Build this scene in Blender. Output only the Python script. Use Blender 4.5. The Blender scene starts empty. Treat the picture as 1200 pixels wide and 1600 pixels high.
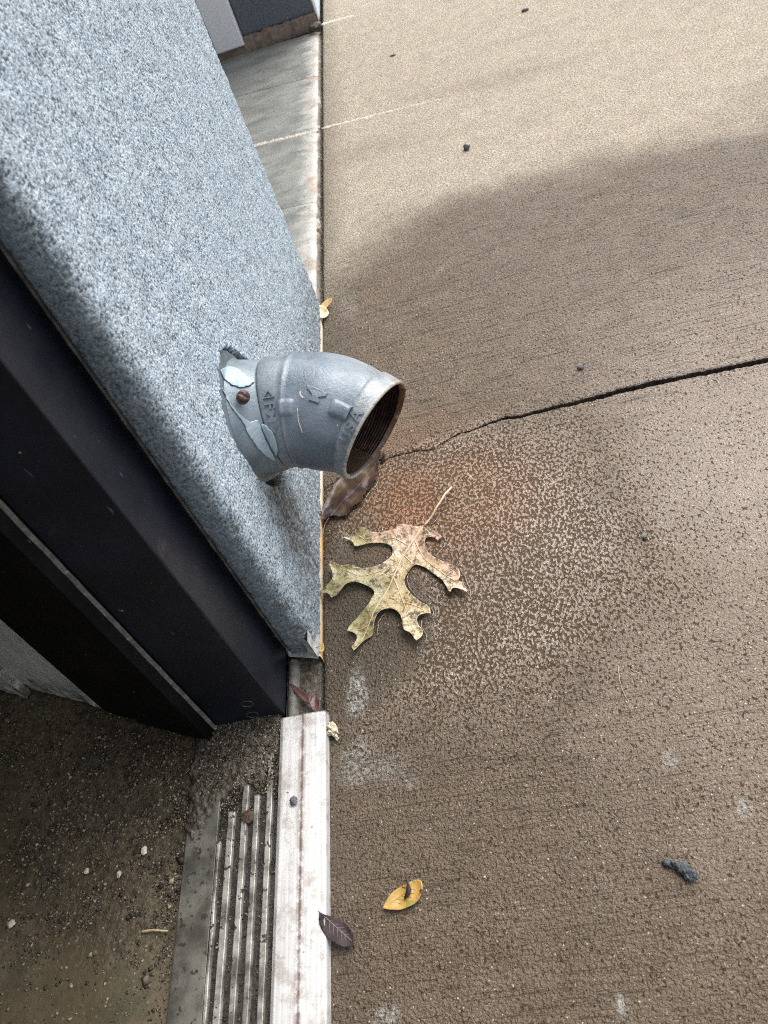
import bpy, bmesh, math, random
import numpy as np
from mathutils import Vector, Matrix
from mathutils.geometry import delaunay_2d_cdt

random.seed(7)
S = bpy.context.scene
C = S.collection
PI = math.pi

# ------------------------------------------------------------------ camera
CAM = np.array([0.2114, -0.3982, 0.6])
RX = np.array([[0.9592, 0.2218, 0.1752], [-0.0498, 0.7428, -0.6677], [-0.2783, 0.6317, 0.7235]])  # rows: world axes seen by the camera
u_, _, v_ = np.linalg.svd(RX); RX = u_ @ v_
FPX = 1300.0
cd = bpy.data.cameras.new('camera'); cam = bpy.data.objects.new('camera', cd); C.objects.link(cam)
m4 = Matrix(((RX[0][0], RX[0][1], RX[0][2], CAM[0]), (RX[1][0], RX[1][1], RX[1][2], CAM[1]),
             (RX[2][0], RX[2][1], RX[2][2], CAM[2]), (0, 0, 0, 1)))
cam.matrix_world = m4
cd.sensor_fit = 'VERTICAL'; cd.sensor_height = 36; cd.lens = FPX / 1600 * 36
cd.clip_start = 0.01; cd.clip_end = 500
cd.dof.use_dof = True; cd.dof.focus_distance = 0.72; cd.dof.aperture_fstop = 13
S.camera = cam

# ------------------------------------------------------------------ sky, sun, exposure (overcast day)
W = bpy.data.worlds.new('World'); S.world = W; W.use_nodes = True
nt = W.node_tree; nt.nodes.clear()
sky = nt.nodes.new('ShaderNodeTexSky'); sky.sky_type = 'NISHITA'; sky.sun_disc = False
SUN_EL, SUN_AZ = math.radians(55), math.radians(36)      # azimuth measured from +Y towards +X
sky.sun_elevation = SUN_EL; sky.sun_rotation = SUN_AZ
sky.air_density = 1.0; sky.dust_density = 4.0; sky.ozone_density = 1.0
hs = nt.nodes.new('ShaderNodeHueSaturation'); hs.inputs['Saturation'].default_value = 0.30
bg = nt.nodes.new('ShaderNodeBackground'); bg.inputs['Strength'].default_value = 0.15
wo = nt.nodes.new('ShaderNodeOutputWorld')
nt.links.new(sky.outputs[0], hs.inputs['Color']); nt.links.new(hs.outputs[0], bg.inputs[0]); nt.links.new(bg.outputs[0], wo.inputs[0])
sl = bpy.data.lights.new('sun', 'SUN'); sl.energy = 0.9; sl.angle = math.radians(50); sl.color = (1.0, 0.965, 0.92)
so = bpy.data.objects.new('sun', sl); C.objects.link(so)
sdir = Vector((math.sin(SUN_AZ) * math.cos(SUN_EL), math.cos(SUN_AZ) * math.cos(SUN_EL), math.sin(SUN_EL)))
so.rotation_euler = sdir.to_track_quat('Z', 'Y').to_euler(); so.location = (2, 2, 4)
S.view_settings.view_transform = 'Standard'; S.view_settings.look = 'None'
S.view_settings.gamma = 1; S.view_settings.use_curve_mapping = False
S.view_settings.exposure = 1.16
S.cycles.use_denoising = False
S.cycles.pixel_filter_type = 'BLACKMAN_HARRIS'; S.cycles.filter_width = 1.05

# ------------------------------------------------------------------ placing helpers: a traced photo point on a known real plane
def _ray(u, v): return RX @ np.array([u - 600, -(v - 800), -FPX])
def G(u, v, z=0.0):
    d = _ray(u, v); t = (z - CAM[2]) / d[2]; p = CAM + d * t; return (p[0], p[1], z)
def WX(u, v, x=0.0):
    d = _ray(u, v); t = (x - CAM[0]) / d[0]; p = CAM + d * t; return (x, p[1], p[2])

# ------------------------------------------------------------------ numpy noise
_rng = np.random.default_rng(11)
_perm = _rng.permutation(4096)
_gr = _rng.uniform(0, 2 * PI, 4096)
def perlin(x, y, seed=0):
    x = np.asarray(x, float); y = np.asarray(y, float)
    xi = np.floor(x).astype(np.int64); yi = np.floor(y).astype(np.int64)
    xf = x - xi; yf = y - yi
    def g(ix, iy, dx, dy):
        h = _gr[_perm[(ix * 73 + seed * 131 + _perm[iy & 4095]) & 4095]]
        return np.cos(h) * dx + np.sin(h) * dy
    u = xf ** 3 * (xf * (xf * 6 - 15) + 10); v = yf ** 3 * (yf * (yf * 6 - 15) + 10)
    a = g(xi, yi, xf, yf); b = g(xi + 1, yi, xf - 1, yf); c = g(xi, yi + 1, xf, yf - 1); d = g(xi + 1, yi + 1, xf - 1, yf - 1)
    return ((a * (1 - u) + b * u) * (1 - v) + (c * (1 - u) + d * u) * v) * 1.4
def fbm(x, y, oct=4, seed=0):
    s = 0; a = 1; t = 0
    for i in range(oct):
        s = s + a * perlin(x * 2 ** i, y * 2 ** i, seed + i); t += a; a *= .5
    return s / t * 1.5
def sstep(a, b, x):
    t = np.clip((x - a) / (b - a), 0, 1); return t * t * (3 - 2 * t)

# ------------------------------------------------------------------ materials
class Mat:
    def __init__(s, name):
        s.m = bpy.data.materials.new(name); s.m.use_nodes = True; s.t = s.m.node_tree
        s.b = s.t.nodes['Principled BSDF']; s.tc = s.t.nodes.new('ShaderNodeTexCoord')
    def n(s, typ, **k):
        x = s.t.nodes.new(typ)
        for a, b in k.items(): setattr(x, a, b)
        return x
    def l(s, a, b): s.t.links.new(a, b)
    def set(s, sock, v):
        if hasattr(v, 'node') or isinstance(v, bpy.types.NodeSocket): s.l(v, sock)
        else: sock.default_value = v
    def co(s, sc=(1, 1, 1), rot=(0, 0, 0)):
        mp = s.n('ShaderNodeMapping'); mp.inputs['Scale'].default_value = sc; mp.inputs['Rotation'].default_value = rot
        s.l(s.tc.outputs['Object'], mp.inputs[0]); return mp.outputs[0]
    def noise(s, scale, detail=2, rough=.5, co=None, dist=0):
        x = s.n('ShaderNodeTexNoise'); x.inputs['Scale'].default_value = scale; x.inputs['Detail'].default_value = detail
        x.inputs['Roughness'].default_value = rough; x.inputs['Distortion'].default_value = dist
        s.l(co if co is not None else s.tc.outputs['Object'], x.inputs['Vector']); return x.outputs[0]
    def vor(s, scale, feat='F1', out='Distance', co=None, rnd=1):
        x = s.n('ShaderNodeTexVoronoi', feature=feat); x.inputs['Scale'].default_value = scale; x.inputs['Randomness'].default_value = rnd
        s.l(co if co is not None else s.tc.outputs['Object'], x.inputs['Vector']); return x.outputs[out]
    def ramp(s, v, a, b, lo=0., hi=1., smooth=True):
        x = s.n('ShaderNodeMapRange', interpolation_type='SMOOTHSTEP' if smooth else 'LINEAR')
        s.set(x.inputs['Value'], v); s.set(x.inputs['From Min'], a); s.set(x.inputs['From Max'], b)
        s.set(x.inputs['To Min'], lo); s.set(x.inputs['To Max'], hi); return x.outputs[0]
    def mix(s, f, a, b, mode='MIX'):
        x = s.n('ShaderNodeMix', data_type='RGBA', blend_type=mode)
        s.set(x.inputs[0], f)
        for i, c in ((6, a), (7, b)):
            if isinstance(c, tuple): x.inputs[i].default_value = (*c, 1)[:4]
            else: s.l(c, x.inputs[i])
        return x.outputs[2]
    def math(s, op, a, b=0., c=None, clamp=False):
        x = s.n('ShaderNodeMath', operation=op, use_clamp=clamp); s.set(x.inputs[0], a); s.set(x.inputs[1], b)
        if c is not None: s.set(x.inputs[2], c)
        return x.outputs[0]
    def attr(s, name): return s.n('ShaderNodeAttribute', attribute_name=name).outputs['Fac']
    def xyz(s):
        x = s.n('ShaderNodeSeparateXYZ'); s.l(s.tc.outputs['Object'], x.inputs[0]); return x.outputs
    def bump(s, h, dist, strength=1., normal=None):
        x = s.n('ShaderNodeBump'); s.set(x.inputs['Strength'], strength); x.inputs['Distance'].default_value = dist
        s.l(h, x.inputs['Height'])
        if normal is not None: s.l(normal, x.inputs['Normal'])
        s.l(x.outputs[0], s.b.inputs['Normal']); return x.outputs[0]
    def col(s, c):
        if isinstance(c, tuple): s.b.inputs['Base Color'].default_value = (*c, 1)
        else: s.l(c, s.b.inputs['Base Color'])
    def rough(s, r): s.set(s.b.inputs['Roughness'], r)
    def spec(s, r): s.set(s.b.inputs['Specular IOR Level'], r)

def grainy(name, c, c2, scale, rough=.7, bd=.0004, metal=0., spots=None, bscale=None, spec=.5):
    M = Mat(name); f = M.ramp(M.noise(scale, 4, .6), .35, .65); k = M.mix(f, c, c2)
    if spots: k = M.mix(M.ramp(M.noise(spots[0], 3, .6), spots[1], spots[1] + .05), k, spots[2])
    M.col(k); M.rough(rough); M.b.inputs['Metallic'].default_value = metal; M.spec(spec)
    M.bump(M.noise(bscale or scale * 2, 3, .6), bd); return M.m

# --- concrete sidewalk
def mat_concrete(name, interior=False):
    M = Mat(name)
    spat = M.attr('spat')
    wet, film_sheen, rust, grime_shade, pale, broom = [M.attr(a) for a in ('wet', 'film_sheen', 'rust', 'grime_shade', 'pale', 'broom')]
    nb = M.noise(6, 4, .55); nm = M.noise(38, 4, .6); nf = M.noise(330, 3, .62); ng = M.noise(900, 2, .6)
    dry = M.mix(M.ramp(nm, .3, .7), (.47, .41, .32), (.55, .485, .39))
    dmp = M.mix(M.ramp(nm, .3, .7), (.118, .078, .043), (.172, .120, .073))
    dmp = M.mix(M.ramp(nb, .35, .65, 0, .5), dmp, (.150, .108, .072))
    dmp = M.mix(M.ramp(spat, .15, .9, 0, .55), dmp, (.095, .060, .032))
    dmp = M.mix(M.math('MULTIPLY', M.ramp(film_sheen, .10, .7, 0, .75), M.ramp(spat, .1, .9, 1., -.2), clamp=True), dmp, (.185, .135, .095))  # sky sheen painted in: damp colour lightened where the water film shines
    c = M.mix(wet, dry, dmp)
    c = M.mix(M.math('MULTIPLY', M.ramp(nf, .42, .62), M.ramp(film_sheen, 0, .7, .46, .16)), c, (.05, .034, .019), 'MIX')
    c = M.mix(M.math('MULTIPLY', M.ramp(ng, .52, .72), .35), c, (.50, .43, .34))
    cr = M.mix(M.ramp(M.noise(120, 3, .6), .35, .65), (.27, .095, .024), (.18, .080, .024))
    c = M.mix(M.math('MULTIPLY', rust, .85, clamp=True), c, cr)
    c = M.mix(M.math('MULTIPLY', grime_shade, .8, clamp=True), c, (.075, .056, .034))
    pl = M.math('MULTIPLY', pale, M.ramp(M.noise(230, 4, .7), .40, .60), clamp=True)
    c = M.mix(pl, c, (.40, .40, .37))
    # small exposed aggregate, pale and dark
    vd = M.vor(330); vc = M.vor(330, out='Color'); sp = M.n('ShaderNodeSeparateColor'); M.l(vc, sp.inputs[0])
    dot = M.math('MULTIPLY', M.ramp(vd, .24, .12), M.math('GREATER_THAN', sp.outputs[0], .83))
    c = M.mix(M.math('MULTIPLY', dot, .7), c, M.mix(sp.outputs[1], (.62, .50, .36), (.66, .62, .56)))
    dk = M.math('MULTIPLY', M.ramp(vd, .34, .2), M.math('LESS_THAN', sp.outputs[0], .07))
    c = M.mix(M.math('MULTIPLY', dk, .75), c, (.035, .028, .022))
    # broom lines (run away from the wall)
    w = M.noise(1, 3, .65, co=M.co((14, 640, 1), (0, 0, math.radians(-7))))
    bl = M.math('MULTIPLY', M.math('MULTIPLY', M.ramp(w, .42, .36), broom), M.ramp(M.noise(55, 3, .6), .32, .52))
    c = M.mix(M.math('MULTIPLY', bl, .65), c, (.035, .024, .015))
    # relief: a floated plateau broken by pits; pits crowd together where water stands
    pn = M.noise(400, 2, .55, co=M.co((1, .70, 1), (0, 0, math.radians(30))), dist=.35)
    cover = M.math('ADD', M.ramp(spat, .0, .9, .368, .498), M.math('MULTIPLY', M.math('SUBTRACT', M.noise(28, 3, .6), .5), .12))
    pm = M.ramp(M.math('SUBTRACT', pn, cover), .034, -.030)
    pm = M.math('MULTIPLY', pm, M.ramp(wet, 0, 1, .45, 1))
    c = M.mix(M.math('MULTIPLY', pm, M.ramp(film_sheen, 0, .8, .60, .95)), c, M.mix(M.math('MAXIMUM', rust, M.math('MULTIPLY', spat, .8)), (.040, .027, .013), (.062, .032, .010)))
    M.col(c)
    h = M.math('SUBTRACT', M.math('MULTIPLY', M.ramp(M.noise(420, 3, .6), .3, .7), M.ramp(film_sheen, .2, 1, .9, .12)), M.math('MULTIPLY', pm, .8))
    h = M.math('SUBTRACT', h, M.math('MULTIPLY', bl, 1.3)); h = M.math('ADD', h, M.math('MULTIPLY', nf, M.ramp(film_sheen, .2, 1, 1.1, .12)))
    h = M.math('ADD', h, M.math('MULTIPLY', ng, M.ramp(film_sheen, .2, 1, .35, .1)))
    M.bump(h, .0016, M.ramp(film_sheen, .2, .8, .9, .6))
    r = M.ramp(wet, 0, 1, .92, .47); r = M.math('SUBTRACT', r, M.ramp(film_sheen, .1, .85, 0, .18)); r = M.math('ADD', r, M.math('MULTIPLY', pm, .22))
    M.l(r, M.b.inputs['Roughness'])
    M.spec(M.math('MULTIPLY', M.ramp(film_sheen, 0, .8, M.ramp(wet, 0, 1, .25, .6), .85), M.ramp(pm, 0, 1, 1, .25)))
    return M.m
def M_grey(M, v):
    x = M.n('ShaderNodeCombineColor')
    for i in range(3): M.set(x.inputs[i], v)
    return x.outputs[0]
m_side = mat_concrete('wet_concrete')

# --- stucco
def mat_stucco():
    M = Mat('blue_grey_stucco'); pit_shade = M.attr('pit_shade'); dirt = M.attr('dirt'); dark = M.attr('dark')
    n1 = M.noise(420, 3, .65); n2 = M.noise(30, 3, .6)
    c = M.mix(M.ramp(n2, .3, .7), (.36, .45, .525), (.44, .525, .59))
    c = M.mix(M.math('MULTIPLY', pit_shade, .9), c, (.040, .056, .070))  # shade inside the pits, painted into the base colour
    c = M.mix(M.math('MULTIPLY', M.ramp(n1, .53, .61), .85), c, (.06, .08, .095))  # finer pits darkened the same way
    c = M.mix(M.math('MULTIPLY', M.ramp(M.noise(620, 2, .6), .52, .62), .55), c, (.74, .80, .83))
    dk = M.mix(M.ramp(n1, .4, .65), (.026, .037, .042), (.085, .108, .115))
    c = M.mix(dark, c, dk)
    c = M.mix(M.math('MULTIPLY', dirt, M.ramp(M.noise(160, 4, .7), .30, .62)), c, (.085, .075, .058))  # dirt stains, plus the painted dark of the flange hole
    oc = M.math('MULTIPLY', M.ramp(M.noise(55, 3, .7), .70, .76), .6); c = M.mix(oc, c, (.42, .27, .14))
    M.col(c); M.rough(.82); M.spec(.3)
    M.bump(M.math('SUBTRACT', M.math('MULTIPLY', M.noise(620, 2, .6), .9), n1), .0010, 1.)
    return M.m
m_stucco = mat_stucco()
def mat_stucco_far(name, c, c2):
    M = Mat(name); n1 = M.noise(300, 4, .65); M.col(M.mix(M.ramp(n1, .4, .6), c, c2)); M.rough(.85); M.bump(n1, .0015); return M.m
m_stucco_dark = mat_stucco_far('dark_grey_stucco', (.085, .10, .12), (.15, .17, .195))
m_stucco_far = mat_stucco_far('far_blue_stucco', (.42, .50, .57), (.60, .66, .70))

# --- black frame
def mat_frame(name, c, rough=.33, scr=.35, spec=.4):
    M = Mat(name); s1 = M.noise(14, 4, .6); fine = M.noise(500, 2, .5)
    k = M.mix(M.ramp(s1, .35, .7), c, tuple(x * 1.6 + .003 for x in c))
    sc = M.noise(60, 2, .5, co=M.co((1, 1, .06), (.5, .3, .2)))
    k = M.mix(M.math('MULTIPLY', M.ramp(M.noise(240, 2, .5, co=M.co((1, 1, .25), (.9, .3, .2))), .74, .77), scr), k, (.16, .165, .18))
    v = M.vor(95); vcol = M.vor(95, out='Color'); sp = M.n('ShaderNodeSeparateColor'); M.l(vcol, sp.inputs[0])
    k = M.mix(M.math('MULTIPLY', M.ramp(v, .085, .05), M.math('GREATER_THAN', sp.outputs[0], .80)), k, (.40, .41, .42))
    k = M.mix(M.math('MULTIPLY', M.ramp(M.noise(25, 5, .7), .62, .74), .22), k, (.16, .15, .13))
    M.col(k); M.rough(M.ramp(M.noise(20, 4, .6), .3, .7, rough - .06, rough + .12)); M.spec(spec); M.bump(fine, .00012, .6); return M.m
m_frame = mat_frame('black_painted_aluminium', (.0060, .0078, .0130), .38, .45, .34)
m_stile = mat_frame('black_door_paint', (.0030, .0030, .0034), .45, .3, .14)

def mat_cast():
    M = Mat('galvanised_casting'); n = M.noise(420, 3, .6); nb = M.noise(28, 4, .6)
    c = M.mix(M.ramp(nb, .35, .68), (.115, .148, .180), (.215, .250, .288))
    c = M.mix(M.math('MULTIPLY', M.ramp(n, .56, .72), .25), c, (.28, .31, .36))
    c = M.mix(M.math('MULTIPLY', M.ramp(M.noise(95, 3, .65), .66, .72), .5), c, (.30, .235, .16))
    v = M.vor(170); vcol = M.vor(170, out='Color'); sp = M.n('ShaderNodeSeparateColor'); M.l(vcol, sp.inputs[0])
    c = M.mix(M.math('MULTIPLY', M.ramp(v, .12, .07), M.math('GREATER_THAN', sp.outputs[0], .82)), c, (.72, .75, .76))
    pat = M.attr('worn'); c = M.mix(M.math('MULTIPLY', pat, M.ramp(M.noise(150, 4, .7), .30, .60)), c, (.50, .47, .40))
    rs = M.attr('rust'); c = M.mix(M.math('MULTIPLY', rs, M.ramp(M.noise(110, 4, .7), .25, .55)), c, (.105, .042, .018))
    M.col(c); M.b.inputs['Metallic'].default_value = .12
    M.rough(M.ramp(M.noise(60, 3, .6), .3, .7, .34, .52)); M.bump(M.math('ADD', n, M.math('MULTIPLY', nb, 1.2)), .0006, .75); return M.m
m_cast = mat_cast()
def mat_rustbore():
    M = Mat('wet_rusty_bore'); n = M.noise(160, 4, .6)
    M.col(M.mix(M.ramp(n, .35, .65), (.010, .007, .006), (.045, .019, .010))); M.rough(.34); M.bump(n, .0008); return M.m
m_bore = mat_rustbore()
m_flange = grainy('grey_flange_metal', (.125, .160, .185), (.195, .235, .262), 45, .42, .0003, .25, (240, .70, (.50, .53, .54)), 500)
m_sealant = grainy('pale_blue_sealant', (.25, .335, .385), (.33, .41, .455), 60, .38, .0003)
m_screw = grainy('rusty_screw', (.030, .011, .008), (.080, .030, .021), 260, .38, .0006)
m_alu = None
def mat_alu():
    M = Mat('worn_aluminium'); st = M.noise(1, 4, .6, co=M.co((380, 14, 380)))
    c = M.mix(M.ramp(st, .35, .65), (.48, .475, .465), (.62, .61, .59))
    c = M.mix(M.math('MULTIPLY', M.ramp(M.noise(70, 5, .7), .48, .64), .55), c, (.27, .225, .19))
    x = M.xyz()
    ln = M.math('MULTIPLY', M.ramp(M.math('ABSOLUTE', M.math('ADD', x[0], -.038)), .0042, .0005), M.ramp(M.noise(90, 4, .7), .36, .58))
    c = M.mix(M.math('MULTIPLY', ln, .85), c, (.16, .10, .085))
    c = M.mix(M.math('MULTIPLY', M.ramp(M.noise(210, 3, .7), .68, .72), .8), c, (.07, .055, .045))
    M.col(c); M.b.inputs['Metallic'].default_value = .08; M.rough(M.ramp(M.noise(80, 4, .6), .3, .7, .36, .6)); M.bump(M.math('ADD', M.noise(260, 3, .6), st), .0003, .6); return M.m
m_alu = mat_alu()
m_rib = grainy('dirty_ribbed_aluminium', (.12, .115, .10), (.42, .41, .37), 55, .5, .0003, .4, (230, .60, (.06, .05, .04)))
m_groove = grainy('grimy_threshold_base', (.013, .012, .010), (.040, .036, .030), 170, .55, .0006, .1)
m_plate = grainy('stained_threshold_plate', (.070, .068, .056), (.175, .172, .145), 38, .5, .0008, .15, (160, .60, (.050, .046, .034)))
m_muck = grainy('black_gritty_muck', (.040, .034, .026), (.105, .090, .066), 240, .6, .0016, 0, (420, .64, (.26, .24, .19)), 330)
m_floor = None
def mat_floor():
    M = Mat('dirty_interior_concrete'); a = M.noise(9, 4, .6); b = M.noise(150, 5, .68); gr = M.ramp(M.attr('grit'), 0, 1)
    c = M.mix(M.ramp(a, .35, .65), (.092, .072, .042), (.135, .108, .066))
    c = M.mix(M.ramp(M.noise(22, 4, .6), .50, .66, 0, .65), c, (.062, .064, .040))
    c = M.mix(M.math('MULTIPLY', M.ramp(b, .38, .62), M.ramp(gr, 0, 1, .25, .8)), c, (.040, .030, .019))
    vd = M.vor(300); vc = M.vor(300, out='Color'); sp = M.n('ShaderNodeSeparateColor'); M.l(vc, sp.inputs[0])
    dot = M.math('MULTIPLY', M.ramp(vd, .36, .2), M.math('GREATER_THAN', sp.outputs[0], .84))
    c = M.mix(M.math('MULTIPLY', dot, M.ramp(gr, 0, 1, .25, .75)), c, M.mix(sp.outputs[1], (.34, .26, .16), (.44, .41, .33)))
    M.col(c); M.rough(M.ramp(a, .3, .7, .42, .7)); M.spec(.4)
    M.bump(M.math('ADD', b, M.math('MULTIPLY', M.noise(420, 3, .6), .6)), .0022, M.ramp(gr, 0, 1, .3, .95)); return M.m
m_floor = mat_floor()
m_panel = None
def mat_panel():
    M = Mat('stained_white_door_panel'); x = M.xyz()
    c = M.mix(M.ramp(M.noise(18, 4, .6), .35, .65), (.52, .52, .46), (.66, .65, .59))
    low = M.ramp(x[2], .07, .0); c = M.mix(M.math('MULTIPLY', low, M.ramp(M.noise(45, 4, .7), .40, .62)), c, (.10, .085, .06))
    c = M.mix(M.math('MULTIPLY', M.ramp(M.noise(26, 4, .6, dist=1.), .64, .69), .9), c, (.20, .085, .028))
    M.col(c); M.rough(.5); M.bump(M.noise(60, 5, .65), .003, .8); return M.m
m_panel = mat_panel()
def mat_ledge():
    M = Mat('efflorescent_ledge_concrete'); x = M.xyz()
    st = M.noise(1, 5, .66, co=M.co((13, 27, 1), (0, 0, math.radians(-9))))
    c = M.mix(M.ramp(st, .25, .75), (.150, .155, .142), (.235, .240, .222))
    e = M.math('ADD', x[0], M.math('MULTIPLY', M.math('SUBTRACT', M.noise(1, 4, .7, co=M.co((20, 60, 1))), .5), .09))
    ef = M.math('MULTIPLY', M.ramp(e, -.046, -.014), M.ramp(M.noise(30, 4, .7), .30, .52, .35, 1)); c = M.mix(ef, c, (.42, .41, .37))
    br = M.math('MULTIPLY', M.ramp(e, -.035, -.004), M.ramp(M.noise(24, 3, .6), .52, .6)); c = M.mix(M.math('MULTIPLY', br, .7), c, (.26, .17, .11))
    M.col(c); M.rough(M.ramp(st, .3, .7, .35, .65)); M.bump(M.math('ADD', st, M.noise(150, 4, .6)), .0012); return M.m
m_ledge = mat_ledge()
m_edge = grainy('chipped_slab_edge', (.10, .085, .07), (.21, .18, .15), 60, .8, .001, 0, (45, .60, (.42, .40, .36)))
m_soil = grainy('dark_joint_soil', (.012, .009, .006), (.040, .028, .018), 200, .85, .002)
m_white = grainy('white_jamb_paint', (.80, .80, .83), (.86, .86, .88), 8, .5, .0002, 0, (14, .66, (.48, .48, .49)))
m_mortar = grainy('brown_mortar', (.14, .105, .08), (.24, .185, .145), 70, .85, .0016, 0, (30, .6, (.23, .13, .10)))
m_filler = grainy('pale_joint_filler', (.56, .51, .43), (.66, .61, .53), 120, .8, .001)
m_yellow = grainy('yellowed_plastic_trim', (.58, .36, .13), (.64, .60, .50), 9, .5, .0003)
m_foam = grainy('broken_white_basecoat', (.33, .33, .30), (.60, .60, .56), 80, .8, .0015, 0, (60, .60, (.09, .085, .07)))
m_strip = grainy('grey_weather_seal', (.085, .078, .068), (.17, .158, .14), 120, .75, .001, 0, (150, .64, (.30, .29, .26)))
m_caulk = grainy('beige_caulk', (.07, .068, .06), (.19, .175, .15), 90, .7, .001)
m_stone = grainy('dark_slate_stone', (.035, .045, .055), (.10, .115, .125), 300, .35, .002)
m_chip = grainy('dark_grey_pebble', (.05, .052, .058), (.12, .12, .125), 300, .6, .001)
m_crumb = grainy('pale_yellow_crumb', (.50, .44, .30), (.66, .60, .46), 300, .8, .002)
m_petal = grainy('yellow_petal', (.56, .36, .10), (.70, .56, .28), 150, .5, .0004)
m_twig = grainy('dry_straw', (.36, .27, .16), (.50, .40, .26), 200, .7, .0004)
m_wall = mat_stucco_far('plain_wall_paint', (.30, .33, .35), (.36, .39, .41))
m_inside = grainy('dark_room_paint', (.045, .045, .045), (.06, .06, .06), 10, .8, .0003)

def mat_oak():
    M = Mat('mottled_oak_leaf'); x = M.xyz(); a = M.noise(38, 3, .6); b = M.noise(170, 4, .6); g = M.noise(22, 3, .6)
    c = M.mix(M.ramp(a, .35, .65), (.42, .32, .15), (.66, .54, .36))
    lx = M.ramp(M.math('ADD', x[0], M.math('MULTIPLY', M.math('SUBTRACT', g, .5), .12)), -.015, -.045)       # greener towards the wall side
    c = M.mix(M.math('MULTIPLY', lx, .60), c, (.27, .275, .105))
    pk = M.ramp(M.math('ADD', M.math('ADD', x[0], x[1]), M.math('MULTIPLY', M.math('SUBTRACT', g, .5), .1)), .0, .05)
    c = M.mix(M.math('MULTIPLY', pk, .8), c, (.55, .34, .26))
    c = M.mix(M.math('MULTIPLY', M.ramp(g, .60, .70), .6), c, (.17, .055, .035))
    c = M.mix(M.math('MULTIPLY', M.ramp(M.noise(210, 5, .7), .47, .62), .85), c, (.13, .085, .038))
    c = M.mix(M.math('MULTIPLY', M.ramp(M.noise(75, 6, .75), .51, .62), .9), c, (.055, .050, .028))
    M.col(c); M.rough(.27); M.spec(.6); M.bump(M.math('ADD', M.noise(90, 4, .6), b), .0013, .9); return M.m
m_oak = mat_oak()
m_vein = grainy('pale_leaf_vein', (.62, .50, .32), (.56, .40, .24), 60, .45, .0002)
def mat_brown():
    M = Mat('wet_brown_leaf'); a = M.noise(42, 4, .6)
    c = M.mix(M.ramp(a, .35, .62), (.022, .012, .011), (.062, .034, .015)); c = M.mix(M.ramp(M.noise(90, 4, .6), .58, .7, 0, .7), c, (.032, .018, .018))
    M.col(c); M.rough(.3); M.spec(.3); M.bump(M.noise(60, 3, .5), .0014, .7); return M.m
m_brown = mat_brown()
def mat_yleaf():
    M = Mat('yellow_brown_leaf'); a = M.noise(110, 4, .6)
    c = M.mix(M.ramp(a, .35, .65), (.42, .28, .075), (.40, .22, .05)); c = M.mix(M.ramp(M.noise(80, 3, .6), .56, .62), c, (.22, .20, .05))
    c = M.mix(M.ramp(M.noise(150, 3, .6), .63, .68), c, (.10, .035, .015)); M.col(c); M.rough(.4); M.bump(a, .0006); return M.m
m_yleaf = mat_yleaf()
m_pleaf = grainy('dark_purple_leaf', (.018, .011, .013), (.042, .026, .028), 90, .62, .0006, spec=.25)
m_pvein = grainy('grey_leaf_vein', (.17, .13, .12), (.24, .19, .17), 90, .5, .0002)
m_rleaf = grainy('dark_red_leaf', (.070, .030, .030), (.13, .060, .055), 90, .35, .0006)
def mat_water():
    M = Mat('clear_water'); M.col((.10, .075, .05)); M.rough(.05); M.spec(1.); M.b.inputs['Alpha'].default_value = .45; return M.m
m_water = mat_water()
def mat_glass():
    M = Mat('dark_glass'); M.col((.02, .022, .025)); M.rough(.05); return M.m
m_glass = mat_glass()

# ------------------------------------------------------------------ object helpers
def tag(o, label=None, cat=None, group=None, kind=None):
    if label: o['label'] = label
    if cat: o['category'] = cat
    if group: o['group'] = group
    if kind: o['kind'] = kind
    return o
def empty(name, loc, label=None, cat=None, group=None, kind=None):
    o = bpy.data.objects.new(name, None); C.objects.link(o); o.location = loc; o.empty_display_size = .02
    return tag(o, label, cat, group, kind)
def mk(name, V, F, mat, parent=None, smooth=True, origin=None, attrs=None):
    """V in world coordinates; the mesh is stored relative to its parent's (or its own) base."""
    V = np.asarray(V, float).reshape(-1, 3)
    off = np.zeros(3)
    if parent is not None:
        p = parent
        while p is not None: off = off + np.array(p.location); p = p.parent
    if origin is not None: off = off + np.array(origin)
    me = bpy.data.meshes.new(name)
    if isinstance(F, np.ndarray):
        n, k = F.shape
        me.vertices.add(len(V)); me.vertices.foreach_set('co', (V - off).ravel())
        me.loops.add(n * k); me.loops.foreach_set('vertex_index', F.ravel().astype(np.int32))
        me.polygons.add(n); me.polygons.foreach_set('loop_start', np.arange(0, n * k, k, dtype=np.int32)); me.polygons.foreach_set('loop_total', np.full(n, k, dtype=np.int32))
        me.update(calc_edges=True)
    else:
        me.from_pydata((V - off).tolist(), [], F); me.update()
    if smooth: me.polygons.foreach_set('use_smooth', [True] * len(me.polygons))
    for k, a in (attrs or {}).items():
        t = me.attributes.new(k, 'FLOAT', 'POINT'); t.data.foreach_set('value', np.asarray(a, np.float32).ravel())
    me.materials.append(mat)
    o = bpy.data.objects.new(name, me); C.objects.link(o)
    if parent is not None: o.parent = parent
    if origin is not None: o.location = origin
    return o
def gridF(nr, nc, wrap=False):
    i = np.arange(nr - 1)[:, None]; j = np.arange(nc - (0 if wrap else 1))[None, :]
    a = i * nc + j; b = i * nc + (j + 1) % nc
    return np.stack([a, b, b + nc, a + nc], -1).reshape(-1, 4)
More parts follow.
